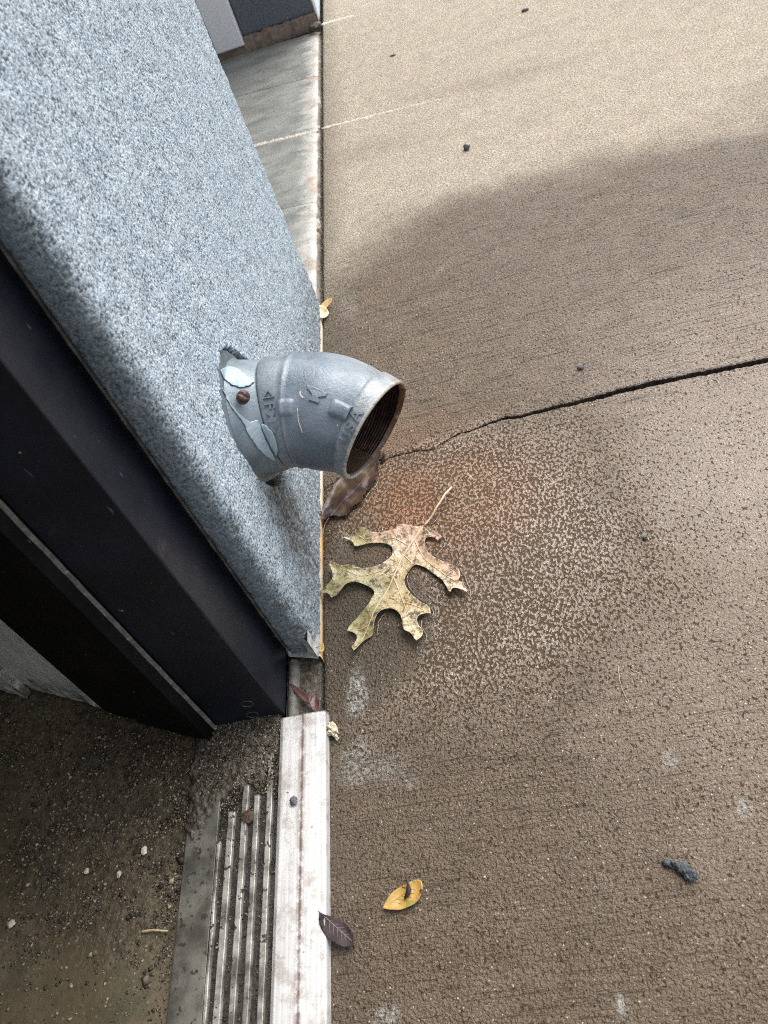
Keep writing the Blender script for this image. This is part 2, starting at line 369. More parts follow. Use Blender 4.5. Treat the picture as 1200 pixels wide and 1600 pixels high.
def box(name, x0, x1, y0, y1, z0, z1, mat, parent=None, bev=0., origin=None):
    bm = bmesh.new(); bmesh.ops.create_cube(bm, size=1)
    for v in bm.verts: v.co = Vector((x0 + (v.co.x + .5) * (x1 - x0), y0 + (v.co.y + .5) * (y1 - y0), z0 + (v.co.z + .5) * (z1 - z0)))
    if bev: bmesh.ops.bevel(bm, geom=bm.edges[:], offset=bev, segments=2, affect='EDGES', profile=.5)
    V = [tuple(v.co) for v in bm.verts]; F = [[v.index for v in f.verts] for f in bm.faces]
    bm.verts.index_update(); F = [[v.index for v in f.verts] for f in bm.faces]; bm.free()
    return mk(name, V, F, mat, parent, smooth=False, origin=origin)
def frames(P):
    P = np.asarray(P, float); T = np.gradient(P, axis=0); T /= np.linalg.norm(T, axis=1)[:, None]
    ref = np.array([0, 0, 1.]) if abs(T[0][2]) < .9 else np.array([1., 0, 0])
    n = ref - T[0] * (ref @ T[0]); n /= np.linalg.norm(n); A = []
    for t in T:
        n = n - t * (n @ t); n /= np.linalg.norm(n); A.append((n.copy(), np.cross(t, n)))
    return T, A
def tube(name, P, R, mat, parent=None, seg=10, cap=True, flat=1., origin=None):
    P = np.asarray(P, float); R = np.broadcast_to(R, len(P)); T, A = frames(P); a = np.linspace(0, 2 * PI, seg, endpoint=False)
    V = np.concatenate([P[i] + R[i] * (np.outer(np.cos(a) * flat, A[i][0]) + np.outer(np.sin(a), A[i][1])) for i in range(len(P))])
    F = [list(map(int, f)) for f in gridF(len(P), seg, True)]
    if cap: F += [list(range(seg))[::-1], list(range(len(V) - seg, len(V)))]
    return mk(name, V, F, mat, parent, origin=origin)
def rock(name, c, r, mat, label, cat, seed=0, rot=0., n=3, group=None, amp=.28):
    bm = bmesh.new(); bmesh.ops.create_icosphere(bm, subdivisions=n, radius=1); rg = np.random.default_rng(seed)
    k = rg.normal(size=(7, 3)); k /= np.linalg.norm(k, axis=1)[:, None]; dd = rg.uniform(.45, .95, 7); ph = rg.uniform(0, 6, 3)
    for v in bm.verts:
        p = np.array(v.co)
        for q, d in zip(k, dd):
            s = p @ q - d
            if s > 0: p = p - q * s * .8
        p = p * (1 + amp * .5 * math.sin(5 * p[0] + ph[0]) * math.sin(6 * p[1] + ph[1]) + amp * .22 * math.sin(13 * p[2] + 11 * p[0] + ph[2]))
        v.co = Vector(p * np.array(r))
    bmesh.ops.rotate(bm, verts=bm.verts, cent=(0, 0, 0), matrix=Matrix.Rotation(rot, 3, 'Z'))
    zmin = min(v.co.z for v in bm.verts)
    bm.verts.index_update(); V = [(v.co.x + c[0], v.co.y + c[1], v.co.z - zmin * .8 + c[2]) for v in bm.verts]; F = [[v.index for v in f.verts] for f in bm.faces]; bm.free()
    return tag(mk(name, V, F, mat, origin=c, smooth=(n > 2)), label, cat, group)

# ================================================================== GROUND AND PAVEMENT
g = mk('ground', [(-60, -60, -.045), (60, -60, -.045), (60, 60, -.045), (-60, 60, -.045)], [[0, 1, 2, 3]], m_soil, smooth=False); tag(g, kind='structure')
sw = empty('sidewalk', (0, 0, 0), kind='structure')

wetline = np.array([G(*q)[:2] for q in [(503, 455), (540, 415), (620, 352), (700, 312), (850, 273), (1000, 235), (1200, 190)]])
def zones(x, y):
    yl = np.interp(x, wetline[:, 0], wetline[:, 1]); yl = np.where(x > .55, .68 + 0 * x, yl)
    n = fbm(x * 14, y * 14, 4, 3); n2 = fbm(x * 45, y * 45, 4, 9); n3 = fbm(x * 4, y * 4, 3, 21)
    d = yl - y + .022 * n + .008 * n2 + .03 * n3
    wid = np.where(x < .15, .15, .085) * (1 + .3 * n3)
    wet = sstep(-wid * .6, wid * .6, d)
    # drying streaks and edge damp in the light part
    wet = np.maximum(wet, .34 * sstep(.05, .0, x) * sstep(1.6, .9, y)); wet = np.maximum(wet, .22 * sstep(0, .6, n3) * sstep(1.3, .8, y))
    wet = np.maximum(wet, .26 * sstep(.1, .7, fbm(x * 2.5 + 7, y * 9, 3, 33)))
    cx, cy = .115, .115
    r = np.hypot((x - cx) / 1.25, (y - cy + .02) / 1.15) + .02 * n
    spat = np.clip(sstep(.25, .05, r + .03 * n3), 0, 1) * sstep(.245, .225, y - .25 * (x - .08) + .006 * n2)
    film_sheen = np.maximum(spat, .50 * sstep(.27, .05, y) * sstep(.06, .30, x + .06 * n) * sstep(-.45, -.1, y))
    film_sheen = np.maximum(film_sheen, .62 * sstep(.03, .42, x + .03 * n + .05 * n3) * sstep(.80, .10, y + .05 * n3 + .02 * n) * sstep(-.38, .08, y + .06 * n3)) * sstep(-.0, .03, x + .006 * n)
    pr = np.hypot((x - .030) / 1.1, (y - .055) / 1.5); pud = sstep(.085, .052, np.hypot((x - .030) / 1.05, (y - .035) / 1.35) + .010 * n + .005 * n2); film_sheen = film_sheen * (1 - .88 * pud); spat = spat * (1 - .88 * pud)
    rr = np.hypot((x - .093), (y - .163)) ; rust = sstep(.078, .016, rr + .014 * n + .008 * n2)
    rust = np.maximum(rust, .58 * sstep(.115, .03, np.hypot((x - .135) / 1.2, (y - .145)) + .012 * n))
    rust = np.maximum(rust, .34 * sstep(.16, .02, np.hypot((x - .07), (y - .24) / .5) + .02 * n))
    grime_shade = .85 * sstep(.065, .0, x + .012 * n) * sstep(.56, .45, y)
    grime_shade = np.maximum(grime_shade, .80 * sstep(.115, .045, np.hypot(x - .045, (y - .045) / 1.15) + .016 * n))
    grime_shade = np.maximum(grime_shade, .35 * sstep(.0, .6, n3) * sstep(.25, .0, y))
    grime_shade = np.maximum(grime_shade, .55 * sstep(.05, .0, x + .01 * n2) * .6)
    grime_shade = np.maximum(grime_shade, (.34 + .12 * n3) * sstep(.10, -.12, y + .05 * n3) * sstep(.42, .10, x))  # wall's shade painted in: darker towards the lower left, not grime
    grime_shade = np.maximum(grime_shade, .85 * pud); grime_shade = np.clip(grime_shade - .8 * rust, 0, 1)
    def blob(px, py, rx, ry):
        q = G(px, py); return sstep(1.25, .45, np.hypot((x - q[0]) / rx, (y - q[1]) / ry) + .35 * n2)
    pale = .9 * blob(558, 1080, .011, .022)
    for b in [(560, 1190, .020, .02, .5), (600, 1205, .022, .012, .35), (605, 1588, .011, .005, .9), (688, 421, .005, .008, .9), (972, 1570, .004, .008, .8), (545, 480, .014, .03, .35),
              (1047, 1188, .006, .008, .5), (1165, 1265, .005, .01, .5), (640, 1225, .01, .008, .3), (505, 43, .05, .012, .7)]: pale = np.maximum(pale, b[4] * blob(*b[:4]))
    broom = sstep(.16, .30, y) * sstep(.75, .5, y) * .95 + sstep(.0, -.10, y) * .42 + .10
    broom = broom * np.clip(.75 + .5 * fbm(x * 5, y * 22, 3, 50), 0, 1.3)
    z = .0005 * n + .0002 * n2
    return dict(wet=wet, film_sheen=film_sheen, spat=spat, rust=rust, grime_shade=grime_shade, pale=pale, broom=broom), z

crack = [(505, 765, .0010), (522, 752, .0008), (545, 742, .0010), (570, 728, .0010), (600, 715, .0020), (628, 709, .0011), (652, 704, .0010), (676, 702, .0009), (700, 686, .0012), (716, 677, .0018),
         (735, 673, .0013), (765, 660, .0024), (790, 652, .0034), (800, 651, .0044), (812, 650, .0036), (850, 640, .0044), (900, 628, .0046), (940, 618, .0058), (1000, 603, .0062), (1025, 597, .0070),
         (1060, 590, .0050), (1100, 582, .0062), (1150, 572, .0056), (1200, 561, .0064), (1300, 540, .007)]
cq = np.array([[*G(u, v)[:2], w * 1.1] for u, v, w in crack])
def crack_y(x, side):
    yc = np.interp(x, cq[:, 0], cq[:, 1]); yc = np.where(x > cq[-1, 0], cq[-1, 1] + (x - cq[-1, 0]) * .05, yc); w = np.interp(x, cq[:, 0], cq[:, 2])
    rag = .0011 * fbm(x * 170, x * 0 + 3 * side, 3, 60 + side) + .0008 * perlin(x * 420, x * 0 + 5 * side, 64) + .0012 * fbm(x * 45, x * 0 + 9, 3, 70)
    return yc + rag + side * w * .5
def joint_y(x, side): return 1.0825 - .158 * x * 0 - .165 * x + side * .0022 + .0008 * fbm(x * 60, x * 0, 2, 80)
def far_y(x, side): return 1.600 - .165 * x + side * .0022
xs = np.concatenate([np.linspace(.0025, .5, 330), np.linspace(.51, 1.0, 40), np.linspace(1.05, 3.5, 20)])
def slab(ylo, yhi, ys):
    X = xs[None, :].repeat(len(ys), 0); lo = ylo(xs)[None, :]; hi = yhi(xs)[None, :]
    t = np.asarray(ys)[:, None]; Y = lo + (hi - lo) * t
    X = X + np.where(xs[None, :] < .004, .0009 * fbm(Y * 60, Y * 0, 3, 90), 0)
    at, z = zones(X, Y)
    # rounded, chipped arris at the ends and towards the wall
    e = np.minimum(Y - lo, hi - Y); z = z - .0012 * np.exp(-e / .0010) - .0018 * np.exp(-(X - .0025) / .002)
    nr, nc = X.shape; V = np.stack([X, Y, z], -1).reshape(-1, 3); F = gridF(nr, nc)
    # skirts: vertical sides
    idx = np.concatenate([np.arange(nc), np.arange(1, nr) * nc + nc - 1, (nr - 1) * nc + np.arange(nc - 2, -1, -1), np.arange(nr - 2, 0, -1) * nc])
    low = V[idx].copy(); low[:, 2] = -.04; n0 = len(V); V = np.concatenate([V, low]); k = len(idx); i = np.arange(k); j = (i + 1) % k
    F = np.concatenate([F, np.stack([idx[j], idx[i], n0 + i, n0 + j], -1)])
    A = {}
    for q, a in at.items(): a = a.ravel(); A[q] = np.concatenate([a, a[idx]])
    A['grime_shade'][n0:] = 1; A['film_sheen'][n0:] = 0
    o = mk('slab', V, F, m_side, sw, attrs=A); o.data.materials.append(m_soil); mi = np.zeros(len(F), np.int32); mi[-k:] = 1; o.data.polygons.foreach_set('material_index', mi); return o
tA = np.unique(np.concatenate([np.linspace(0, 1, 40), 1 - np.linspace(0, .62 / 3.2, 150), 1 - np.array([.0005, .001, .0016, .0025]) / 3.2 * 1.0]))
slab(lambda x: x * 0 - 3.0, lambda x: crack_y(x, -1), tA)
tB = np.unique(np.concatenate([np.linspace(0, 1, 150), np.array([.0006, .0012, .002, .003]), 1 - np.array([.0015, .003, .005])]))
tB = np.unique(np.concatenate([np.linspace(0, .32, 190), np.linspace(.32, 1, 60), np.array([.0002, .0005, .0009, .0014])]))
slab(lambda x: crack_y(x, 1), lambda x: x * 0 + 5.0, tB)
# joint filler beads
def filler(x0, x1, fn, n, r):
    V = []; F = []; rg = random.Random(4)
    for i in range(n):
        t = (i + rg.random() * .6) / n; x = x0 + (x1 - x0) * t; y = fn(x) + rg.uniform(-.0025, .0025); rr = r * rg.uniform(.5, 1.25) * (1 - .5 * t)
        b = len(V); k = 7
        for j in range(k): a = j / k * 2 * PI; V.append((x + rr * 1.3 * math.cos(a), y + rr * math.sin(a) * rg.uniform(.6, 1.1), -.0003))
        V.append((x, y, rr * .45))
        F += [[b + j, b + (j + 1) % k, b + k] for j in range(k)]
    o = mk('joint_filler', V, F, m_filler, sw); tag(o, kind='stuff')
filler(.003, .215, lambda x: float(joint_y(np.array([x]), 0)[0]), 75, .0030)
filler(.003, .07, lambda x: float(far_y(np.array([x]), 0)[0]), 60, .0042)

# ---- ledge between the pilasters (left of the joint)
ld = empty('kerb_ledge', (0, 0, 0), kind='structure')
def ledge(y0, y1, sk0, sk1):
    nx, ny = 90, int((y1 - y0) / .008); xx = np.linspace(-.92, -.0085, nx); xx = -.0085 - (.9115) * ((1 - np.linspace(0, 1, nx)) ** 2.2)
    t = np.linspace(0, 1, ny)[:, None]; X = xx[None, :].repeat(ny, 0); Y = (y0 + sk0 * X) * (1 - t) + (y1 + sk1 * X) * t
    X = X + np.where(X > -.03, .0022 * fbm(Y * 40, Y * 0 + 3, 4, 100) * sstep(-.03, -.0085, X), 0)
    Z = .0006 * fbm(X * 30, Y * 30, 3, 101) - .004 * np.exp((X + .0085) / .004) - .002 * np.exp(-np.minimum(Y - (y0 + sk0 * X), (y1 + sk1 * X) - Y) / .003)
    V = np.stack([X, Y, Z], -1).reshape(-1, 3); F = gridF(ny, nx); e = np.arange(ny) * nx + nx - 1; low = V[e].copy(); low[:, 2] = -.04; low[:, 0] += .001; n0 = len(V)
    V = np.concatenate([V, low]); i = np.arange(ny - 1); F = np.concatenate([F, np.stack([e[i], n0 + i, n0 + i + 1, e[i + 1]], -1)])
    mk('ledge_stone', V, F, m_ledge, ld)
ledge(.5, .828, 0, -.165); ledge(.829, 1.0785, -.165, -.165); ledge(1.0845, 1.328, -.165, -.165); ledge(1.3295, 1.572, -.165, -.1)
box('ledge_core', -.92, -.014, .5, 1.6, -.044, -.008, m_soil, ld)
V = []; F = []; rg = random.Random(9)
for i in range(150):
    t = i / 150; x = -.20 + .19 * t + rg.uniform(-.002, .002); y = 1.0815 - .165 * x + rg.uniform(-.0028, .0028); r = rg.uniform(.0015, .0034); b = len(V)
    for j in range(6): a = j / 6 * 2 * PI; V.append((x + r * 1.4 * math.cos(a), y + r * math.sin(a), -.003))
    V.append((x, y, .0006)); F += [[b + j, b + (j + 1) % 6, b + 6] for j in range(6)]
tag(mk('joint_filler', V, F, m_filler, ld), kind='stuff')
# lower, slightly brown riser strip seen between the ledge and the gap
n = 240; yy = np.linspace(.545, 1.575, n); xr = -.0055 + .0012 * fbm(yy * 30, yy * 0, 3, 110); zr = -.004 + .0012 * fbm(yy * 45, yy * 0 + 4, 3, 111)
V = np.concatenate([np.stack([np.full(n, -.0125), yy, zr], 1), np.stack([xr, yy, zr - .001], 1), np.stack([xr + .0005, yy, zr * 0 - .04], 1)]); F = np.concatenate([np.stack([np.arange(n - 1), n + np.arange(n - 1), n + 1 + np.arange(n - 1), 1 + np.arange(n - 1)], -1), np.stack([n + np.arange(n - 1), 2 * n + np.arange(n - 1), 2 * n + 1 + np.arange(n - 1), n + 1 + np.arange(n - 1)], -1)])
mk('riser_edge', V, F, m_edge, ld)

# ---- interior floor
nx, ny = 260, 260
xx = -.108 - (np.linspace(0, 1, nx)) ** 1.8 * 2.9; yy = np.concatenate([np.linspace(-3, -.45, 40), np.linspace(-.44, .25, 200), np.linspace(.26, .535, 20)])
X, Y = np.meshgrid(xx, yy); a = G(150, 1290)
grit = sstep(.17, .04, np.hypot((X + .17) / 1.1, (Y + .115)) + .03 * fbm(X * 20, Y * 20, 3, 120)); grit = np.maximum(grit, .55 * sstep(-.17, -.05, Y + .03 * fbm(X * 12, Y * 12, 3, 122)))
Z = -.0012 + .0010 * fbm(X * 60, Y * 60, 3, 121) * (grit + .15) + .0008 * fbm(X * 8, Y * 8, 2, 123)
fl = mk('interior_floor', np.stack([X, Y, Z], -1).reshape(-1, 3), gridF(len(yy), nx), m_floor, attrs={'grit': grit}); tag(fl, kind='structure')

# bed of the pocket between the jamb, pilaster and threshold
nx, ny = 30, 60; X, Y = np.meshgrid(np.linspace(-.034, .0035, nx), np.linspace(-.062, .02, ny)); Z = -.006 + .0022 * fbm(X * 90, Y * 90, 3, 130) - .006 * sstep(-.004, .002, X)
tag(mk('joint_debris', np.stack([X, Y, Z], -1).reshape(-1, 3), gridF(ny, nx), m_muck), 'dark wet dirt packed in the pocket between black jamb and sill', kind='stuff')

# ================================================================== STUCCO PILASTER (near)
pil = empty('stucco_pilaster', (0, .28, 0), 'blue-grey rough stucco pilaster beside the doorway with the pipe coming out of it', 'wall')
R0 = .021; Y1 = .541
def prof():
    P = []; N = []
    for y in np.linspace(0, 1, 12)[:-1]: P.append((-.0305 + (.0305 - R0) * y, .0150 * (1 - y) ** 1.0 + .0)); N.append((-.62 + .62 * y, -.78 - .22 * y))      # narrow return beside the jamb
    for a in np.linspace(0, PI / 2, 30)[:-1]: P.append((-R0 + R0 * math.sin(a), R0 - R0 * math.cos(a))); N.append((math.sin(a), -math.cos(a)))
    for y in np.arange(R0, Y1 - .006, .0008): P.append((0, y)); N.append((1, 0))
    for a in np.linspace(0, PI / 2, 8): P.append((-.006 + .006 * math.cos(a), Y1 - .006 + .006 * math.sin(a))); N.append((math.cos(a), math.sin(a)))
    for x in np.linspace(-.01, -.9, 60): P.append((x, Y1)); N.append((0, 1))
    return np.array(P), np.array(N)
P, Nn = prof(); s = np.concatenate([[0], np.cumsum(np.linalg.norm(np.diff(P, axis=0), axis=1))])
zz = np.concatenate([np.arange(0, .58, .00108), np.linspace(.585, .9, 60), np.linspace(.92, 2.9, 40)])
Sg, Zg = np.meshgrid(s, zz); PX = P[:, 0][None, :].repeat(len(zz), 0); PY = P[:, 1][None, :].repeat(len(zz), 0); NX = Nn[:, 0][None, :]; NY = Nn[:, 1][None, :]
wx = .0012 * fbm(Sg * 90, Zg * 90, 2, 140); wz = .0012 * fbm(Sg * 90 + 50, Zg * 90, 2, 141)
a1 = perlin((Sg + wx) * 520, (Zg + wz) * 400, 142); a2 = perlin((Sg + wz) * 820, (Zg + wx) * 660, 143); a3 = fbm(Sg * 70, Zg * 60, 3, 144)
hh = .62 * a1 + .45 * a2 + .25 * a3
pit_shade = sstep(-.02, -.36, hh)
coarse = sstep(.13, .03, Zg) 
rel = .00095 * np.clip(hh, -1, .35) + .0006 * a3 + coarse * .0010 * fbm(Sg * 190, Zg * 190, 3, 145)
fine_ok = sstep(.62, .56, Zg); rel = rel * (.3 + .7 * fine_ok)
# rough bottom, chipped away near the corner
zbot = .0035 + .0030 * fbm(Sg * 55, Sg * 0, 4, 146) + .015 * sstep(.055, .012, Sg - .0) * (.8 + .5 * fbm(Sg * 120, Sg * 0 + 2, 3, 147))
fz = sstep(0, .03, Zg); Zw = np.where(Zg < .05, zbot + (Zg) * (.05 - zbot) / .05, Zg)
# hole in the stucco round the pipe flange
hc = np.array([(346, 552), (345, 600), (348, 640), (356, 668), (371, 697), (386, 719), (400, 741), (411, 750), (428, 755), (446, 742), (452, 700), (440, 620), (425, 590), (400, 577), (389, 569), (374, 556), (360, 546), (350, 548)])
hp = np.array([WX(u, v)[1:] for u, v in hc]); 
hc0 = np.array([.128, .183]); ang = np.arctan2(hp[:, 1] - hc0[1], hp[:, 0] - hc0[0]); rad = np.hypot(*(hp - hc0).T); o = np.argsort(ang); ang = ang[o]; rad = rad[o]
th = np.arctan2(Zw - hc0[1], PY - hc0[0]); rr = np.hypot(Zw - hc0[1], PY - hc0[0]); rh = np.interp(th, ang, rad, period=2 * PI) + .0022 * fbm(th * 9, th * 0 + 5, 4, 148) + .0006
front = (NX > .9) & (Zg < .5)
ins = np.where(front, sstep(.0012, -.0012, rr - rh), 0)
lip = np.where(front, np.exp(-((rr - rh - .003) / .0028) ** 2), 0)
rel = rel * (1 - ins) + lip * .0011 * np.clip(.5 + fbm(th * 12, rr * 100, 3, 149), 0, 2) - ins * .016
VX = PX + NX * rel; VY = PY + NY * rel
dirt = .60 * sstep(.12, .02, Zw + .02 * a3) * (NX > .5) + .95 * sstep(.05, .012, np.hypot((PY - .098), (Zw - .085) / 1.6) + .012 * a3) * (NX > .5)
dirt = np.clip(dirt, 0, .95) + ins * 3; dark = .78 * sstep(.0460, .030, Sg + .005 * fbm(Sg * 90, Zg * 60, 4, 150) + .0045 * a1 + .003 * a2) ; dark = np.maximum(dark, .0)  # real dirt, plus recess shade painted nearly black inside the flange hole
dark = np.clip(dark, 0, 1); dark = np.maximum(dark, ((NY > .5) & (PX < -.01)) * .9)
mk('stucco_face', np.stack([VX, VY, Zw], -1).reshape(-1, 3), gridF(len(zz), len(s)), m_stucco, pil, attrs=dict(pit_shade=pit_shade * fine_ok, dirt=dirt, dark=dark))
# broken base coat showing at the foot of the corner, and the yellowed starter trim
n = 34; yy = np.linspace(.001, .060, n); V = []
zt = .030 + .004 * fbm(yy * 90, yy * 0, 3, 151)
for x, z0 in ((-.0022, 0), (-.0022, 1)):
    for i in range(n): V.append((x, yy[i], .0015 if z0 == 0 else zt[i]))
F = [[i, i + 1, n + i + 1, n + i] for i in range(n - 1)]
V += [(-.030, .015, .001), (-.0022, .001, .0015), (-.0022, .001, .03), (-.030, .015, .03)]; k = 2 * n; F += [[k + 1, k, k + 3, k + 2]]
mk('base_coat', V, F, m_foam, pil, smooth=False)
box('back_board', -.10, -.034, .0165, .52, .001, 2.9, m_caulk, pil)
n = 200; yy = np.linspace(.002, .54, n); wv = .0006 * fbm(yy * 70, yy * 0, 3, 152); zt = .0012 + .0028 * fbm(yy * 30, yy * 0 + 1, 3, 153); V = np.concatenate([np.stack([-.002 + 0 * yy, yy, zt + .001], 1), np.stack([-.0002 + wv, yy, zt], 1), np.stack([-.0001 + wv, yy, zt * 0 - .012], 1)])
i = np.arange(n - 1); F = np.concatenate([np.stack([i, n + i, n + i + 1, i + 1], -1), np.stack([n + i, 2 * n + i, 2 * n + i + 1, n + i + 1], -1)]); mk('starter_trim', V, F, m_yellow, pil)
for zz0, nm in ((0, 'corner_flake'),):
    V = [G(497, 1029, .001), G(452, 1026, .002), G(450, 1018, .006), G(470, 1010, .009), G(480, 1012, .011), G(499, 995, .013), G(500, 1010, .008)]
    V2 = [(x - .004, y + .006, z - .001) for x, y, z in V]; F = [list(range(7)), list(range(13, 6, -1))] + [[i, (i + 1) % 7, 7 + (i + 1) % 7, 7 + i][::-1] for i in range(7)]
    mk(nm, V + V2, F, m_foam, pil, smooth=False)

# caulk bead between stucco and jamb
zs = np.linspace(.01, 2.1, 300); P_ = np.stack([-.0308 + .0008 * fbm(zs * 40, zs * 0, 3, 160), .0138 + .0005 * fbm(zs * 60, zs * 0 + 3, 3, 161) - .0002 + 0 * zs, zs], 1); tube('caulk_bead', P_, .0016 + .0005 * fbm(zs * 50, zs * 0 + 7, 2, 162), m_caulk, pil, 7)

# ================================================================== PIPE ELBOW
c1 = np.array([.020, .1374, .1685]); n1 = np.array([1., 0, 0]); bnd = .7567; aa = -.9527
dd = np.array([0, math.sin(aa), -math.cos(aa)]); n2 = math.cos(bnd) * n1 + math.sin(bnd) * dd
K = c1 + .0426 * n1; c2 = K + .0511 * n2; sd = np.cross(n1, dd); sd = -sd if sd[1] > 0 else sd
def pc(t): return (1 - t) ** 2 * c1 + 2 * t * (1 - t) * K + t * t * c2
def pt(t): v = 2 * (1 - t) * (K - c1) + 2 * t * (c2 - K); return v / np.linalg.norm(v)
ts = np.linspace(0, 1, 2001); PP = np.array([pc(t) for t in ts]); SS = np.concatenate([[0], np.cumsum(np.linalg.norm(np.diff(PP, axis=0), axis=1))]); LEN = SS[-1]
def at_len(q):
    t = np.interp(q, SS, ts); tg = pt(t); up = np.cross(sd, tg); up = up if up[2] > 0 else -up
    return pc(t), tg, up
def taper(q): return 1 - .085 * min(max(q / LEN, 0), 1)
def surf(q, phi, r):
    r = r * taper(q)   # phi from the top (0) over the side facing the door (90 degrees)
    c, tg, up = at_len(q); return c + r * (math.cos(phi) * up + math.sin(phi) * sd)
def body_r(q):
    r = .0486 + .0026 * math.sin(PI * min(max((q - .02) / (LEN - .035), 0), 1))
    if q < .0215: r = np.interp(q, [0, .0008, .0015, .0165, .019, .0215], [.0458, .0471, .0475, .0477, .0500, .0490])
    if q > LEN - .0145: r = np.interp(q, [LEN - .0145, LEN - .013, LEN - .0012, LEN - .0004, LEN], [.0486, .0502, .0502, .0498, .0490])
    return float(r)
elb = empty('pipe_elbow', tuple(c1), 'grey cast 45 degree pipe elbow jutting from the stucco and pointing down', 'pipe')
def ringmesh(name, qs, rs, mat, seg=120, flip=False, worn=None, rust=None):
    V = []; wv = []; rv = []
    for q, r in zip(qs, rs):
        c, tg, up = at_len(min(max(q, 0), LEN)); c = c + tg * (q - min(max(q, 0), LEN))
        for j in range(seg):
            a = j / seg * 2 * PI; rr = r * taper(q) * (1 + .0025 * math.sin(3 * a + q * 90) + .0015 * math.sin(7 * a + 40 * q)); V.append(c + rr * (math.cos(a) * up + math.sin(a) * sd))
            wv.append(worn(q, a) if worn else 0); rv.append(rust(q, a) if rust else 0)
    F = gridF(len(qs), seg, True); F = F[:, ::-1] if flip else F
    return mk(name, np.array(V), F, mat, elb, attrs={'worn': wv, 'rust': rv})
rim_rust = lambda q, a: max(0, -math.sin(a - .5) * 1.3 + .1) if q > LEN - .006 else 0
q1 = list(np.linspace(.0200, LEN - .0148, 46)); ringmesh('body', q1, [body_r(q) for q in q1], m_cast, worn=lambda q, a: .35 * max(0, math.cos(a + .5)) * max(0, (q - .04) / .05), rust=lambda q, a: .45 * max(0, -math.cos(a) - .45))
q2 = [.0002, .0004, .0010, .0022, .006, .010, .014, .0160, .0175, .0190, .0203]; ringmesh('wall_collar', [.0002] + q2, [.040] + [body_r(q) for q in q2], m_cast, worn=lambda q, a: .12)
q3 = [LEN - .0150, LEN - .0140, LEN - .0130, LEN - .010, LEN - .006, LEN - .0025, LEN - .0012, LEN - .0004, LEN + .0002]; q3i = [LEN + .0004, LEN - .0002, LEN - .002, LEN - .003]
ringmesh('outlet_collar', q3 + q3i, [body_r(min(q, LEN)) for q in q3] + [.0480, .0474, .0462, .0456], m_cast, worn=lambda q, a: (.95 if q > LEN - .0015 else .30), rust=rim_rust)
qi = np.linspace(LEN - .0028, .001, 110); ringmesh('threaded_bore', list(qi), [.0452 + .00045 * math.cos((LEN - q) / .0024 * 2 * PI) if LEN - q < .03 else .0436 for q in qi], m_bore, flip=True)
# water lying in the lower lip of the bore
V = []; nn = 12
for q in np.linspace(LEN - .035, LEN + .0006, 16):
    c, tg, up = at_len(min(q, LEN)); c = c + tg * (q - min(q, LEN))
    for j in range(nn):
        a = PI + .62 + (j / (nn - 1) - .5) * 1.0; w_ = 1 - ((j / (nn - 1) - .5) * 2) ** 2; V.append(c + (.0420 - .0026 * w_ - .0003 * math.sin(q * 260 + j * .5)) * (math.cos(a) * up + math.sin(a) * sd))
o = mk('water', V, gridF(16, nn), m_water); tag(o, 'thin trickle of water lying in the lip of the pipe outlet', 'water')
# lugs cast against each collar
def lug(q0, q1_, phi, w, h, name='lug', slant=0.):
    nu, nv = 10, 8; V = []
    for i in range(nu):
        u = i / (nu - 1)
        for j in range(nv):
            v = j / (nv - 1) * 2 - 1; q = q0 + (q1_ - q0) * u; prof_ = (1 - abs(v) ** 4) ** .6 if abs(v) < 1 else 0; end = min(1, (1 - u) * 4 if slant >= 0 else u * 4) if True else 1
            V.append(surf(q, phi + v * w + slant * u * 0, body_r(q) - .0012 + (h * prof_ + .0012) * (end ** .5)))
    return mk(name, np.array(V), gridF(nu, nv), m_cast, elb, attrs={'worn': [0] * (nu * nv), 'rust': [0] * (nu * nv)})
lug(.017, .0315, math.radians(99), .15, .0030, slant=.01)
lug(LEN - .030, LEN - .0125, math.radians(91), .15, .0036, slant=-.01)
# raised lettering
def text_verts(txt, size):
    cu = bpy.data.curves.new('t', 'FONT'); cu.body = txt; cu.size = size; cu.extrude = .0005; cu.offset = size * .022; cu.align_x = 'CENTER'; cu.align_y = 'CENTER'; cu.resolution_u = 4
    ob = bpy.data.objects.new('t', cu); C.objects.link(ob); dg = bpy.context.evaluated_depsgraph_get(); me = bpy.data.meshes.new_from_object(ob.evaluated_get(dg))
    V = np.array([v.co[:] for v in me.vertices]); F = [list(p.vertices) for p in me.polygons]; bpy.data.objects.remove(ob); bpy.data.curves.remove(cu); bpy.data.meshes.remove(me); return V, F
def wrap(name, V, F, q0, phi0, dirn, up_s):
    """text x runs round the pipe (dirn=+1: phi grows), text y runs along it (up_s=+1: towards the outlet)"""
    out = []
    for x, y, z in V:
        q = q0 + up_s * y; r = body_r(min(max(q, 0), LEN)) - .0004 + (z + .0005) * 1.9; out.append(surf(q, phi0 + dirn * x / .046, r))
    return mk(name, np.array(out), F, m_cast, elb, smooth=False)
V, F = text_verts('F', .0122); wrap('letter', V, F, .0092, math.radians(95.5), 1, 1)
V, F = text_verts('M', .0118); wrap('letter', V, F, .0092, math.radians(106), 1, 1)
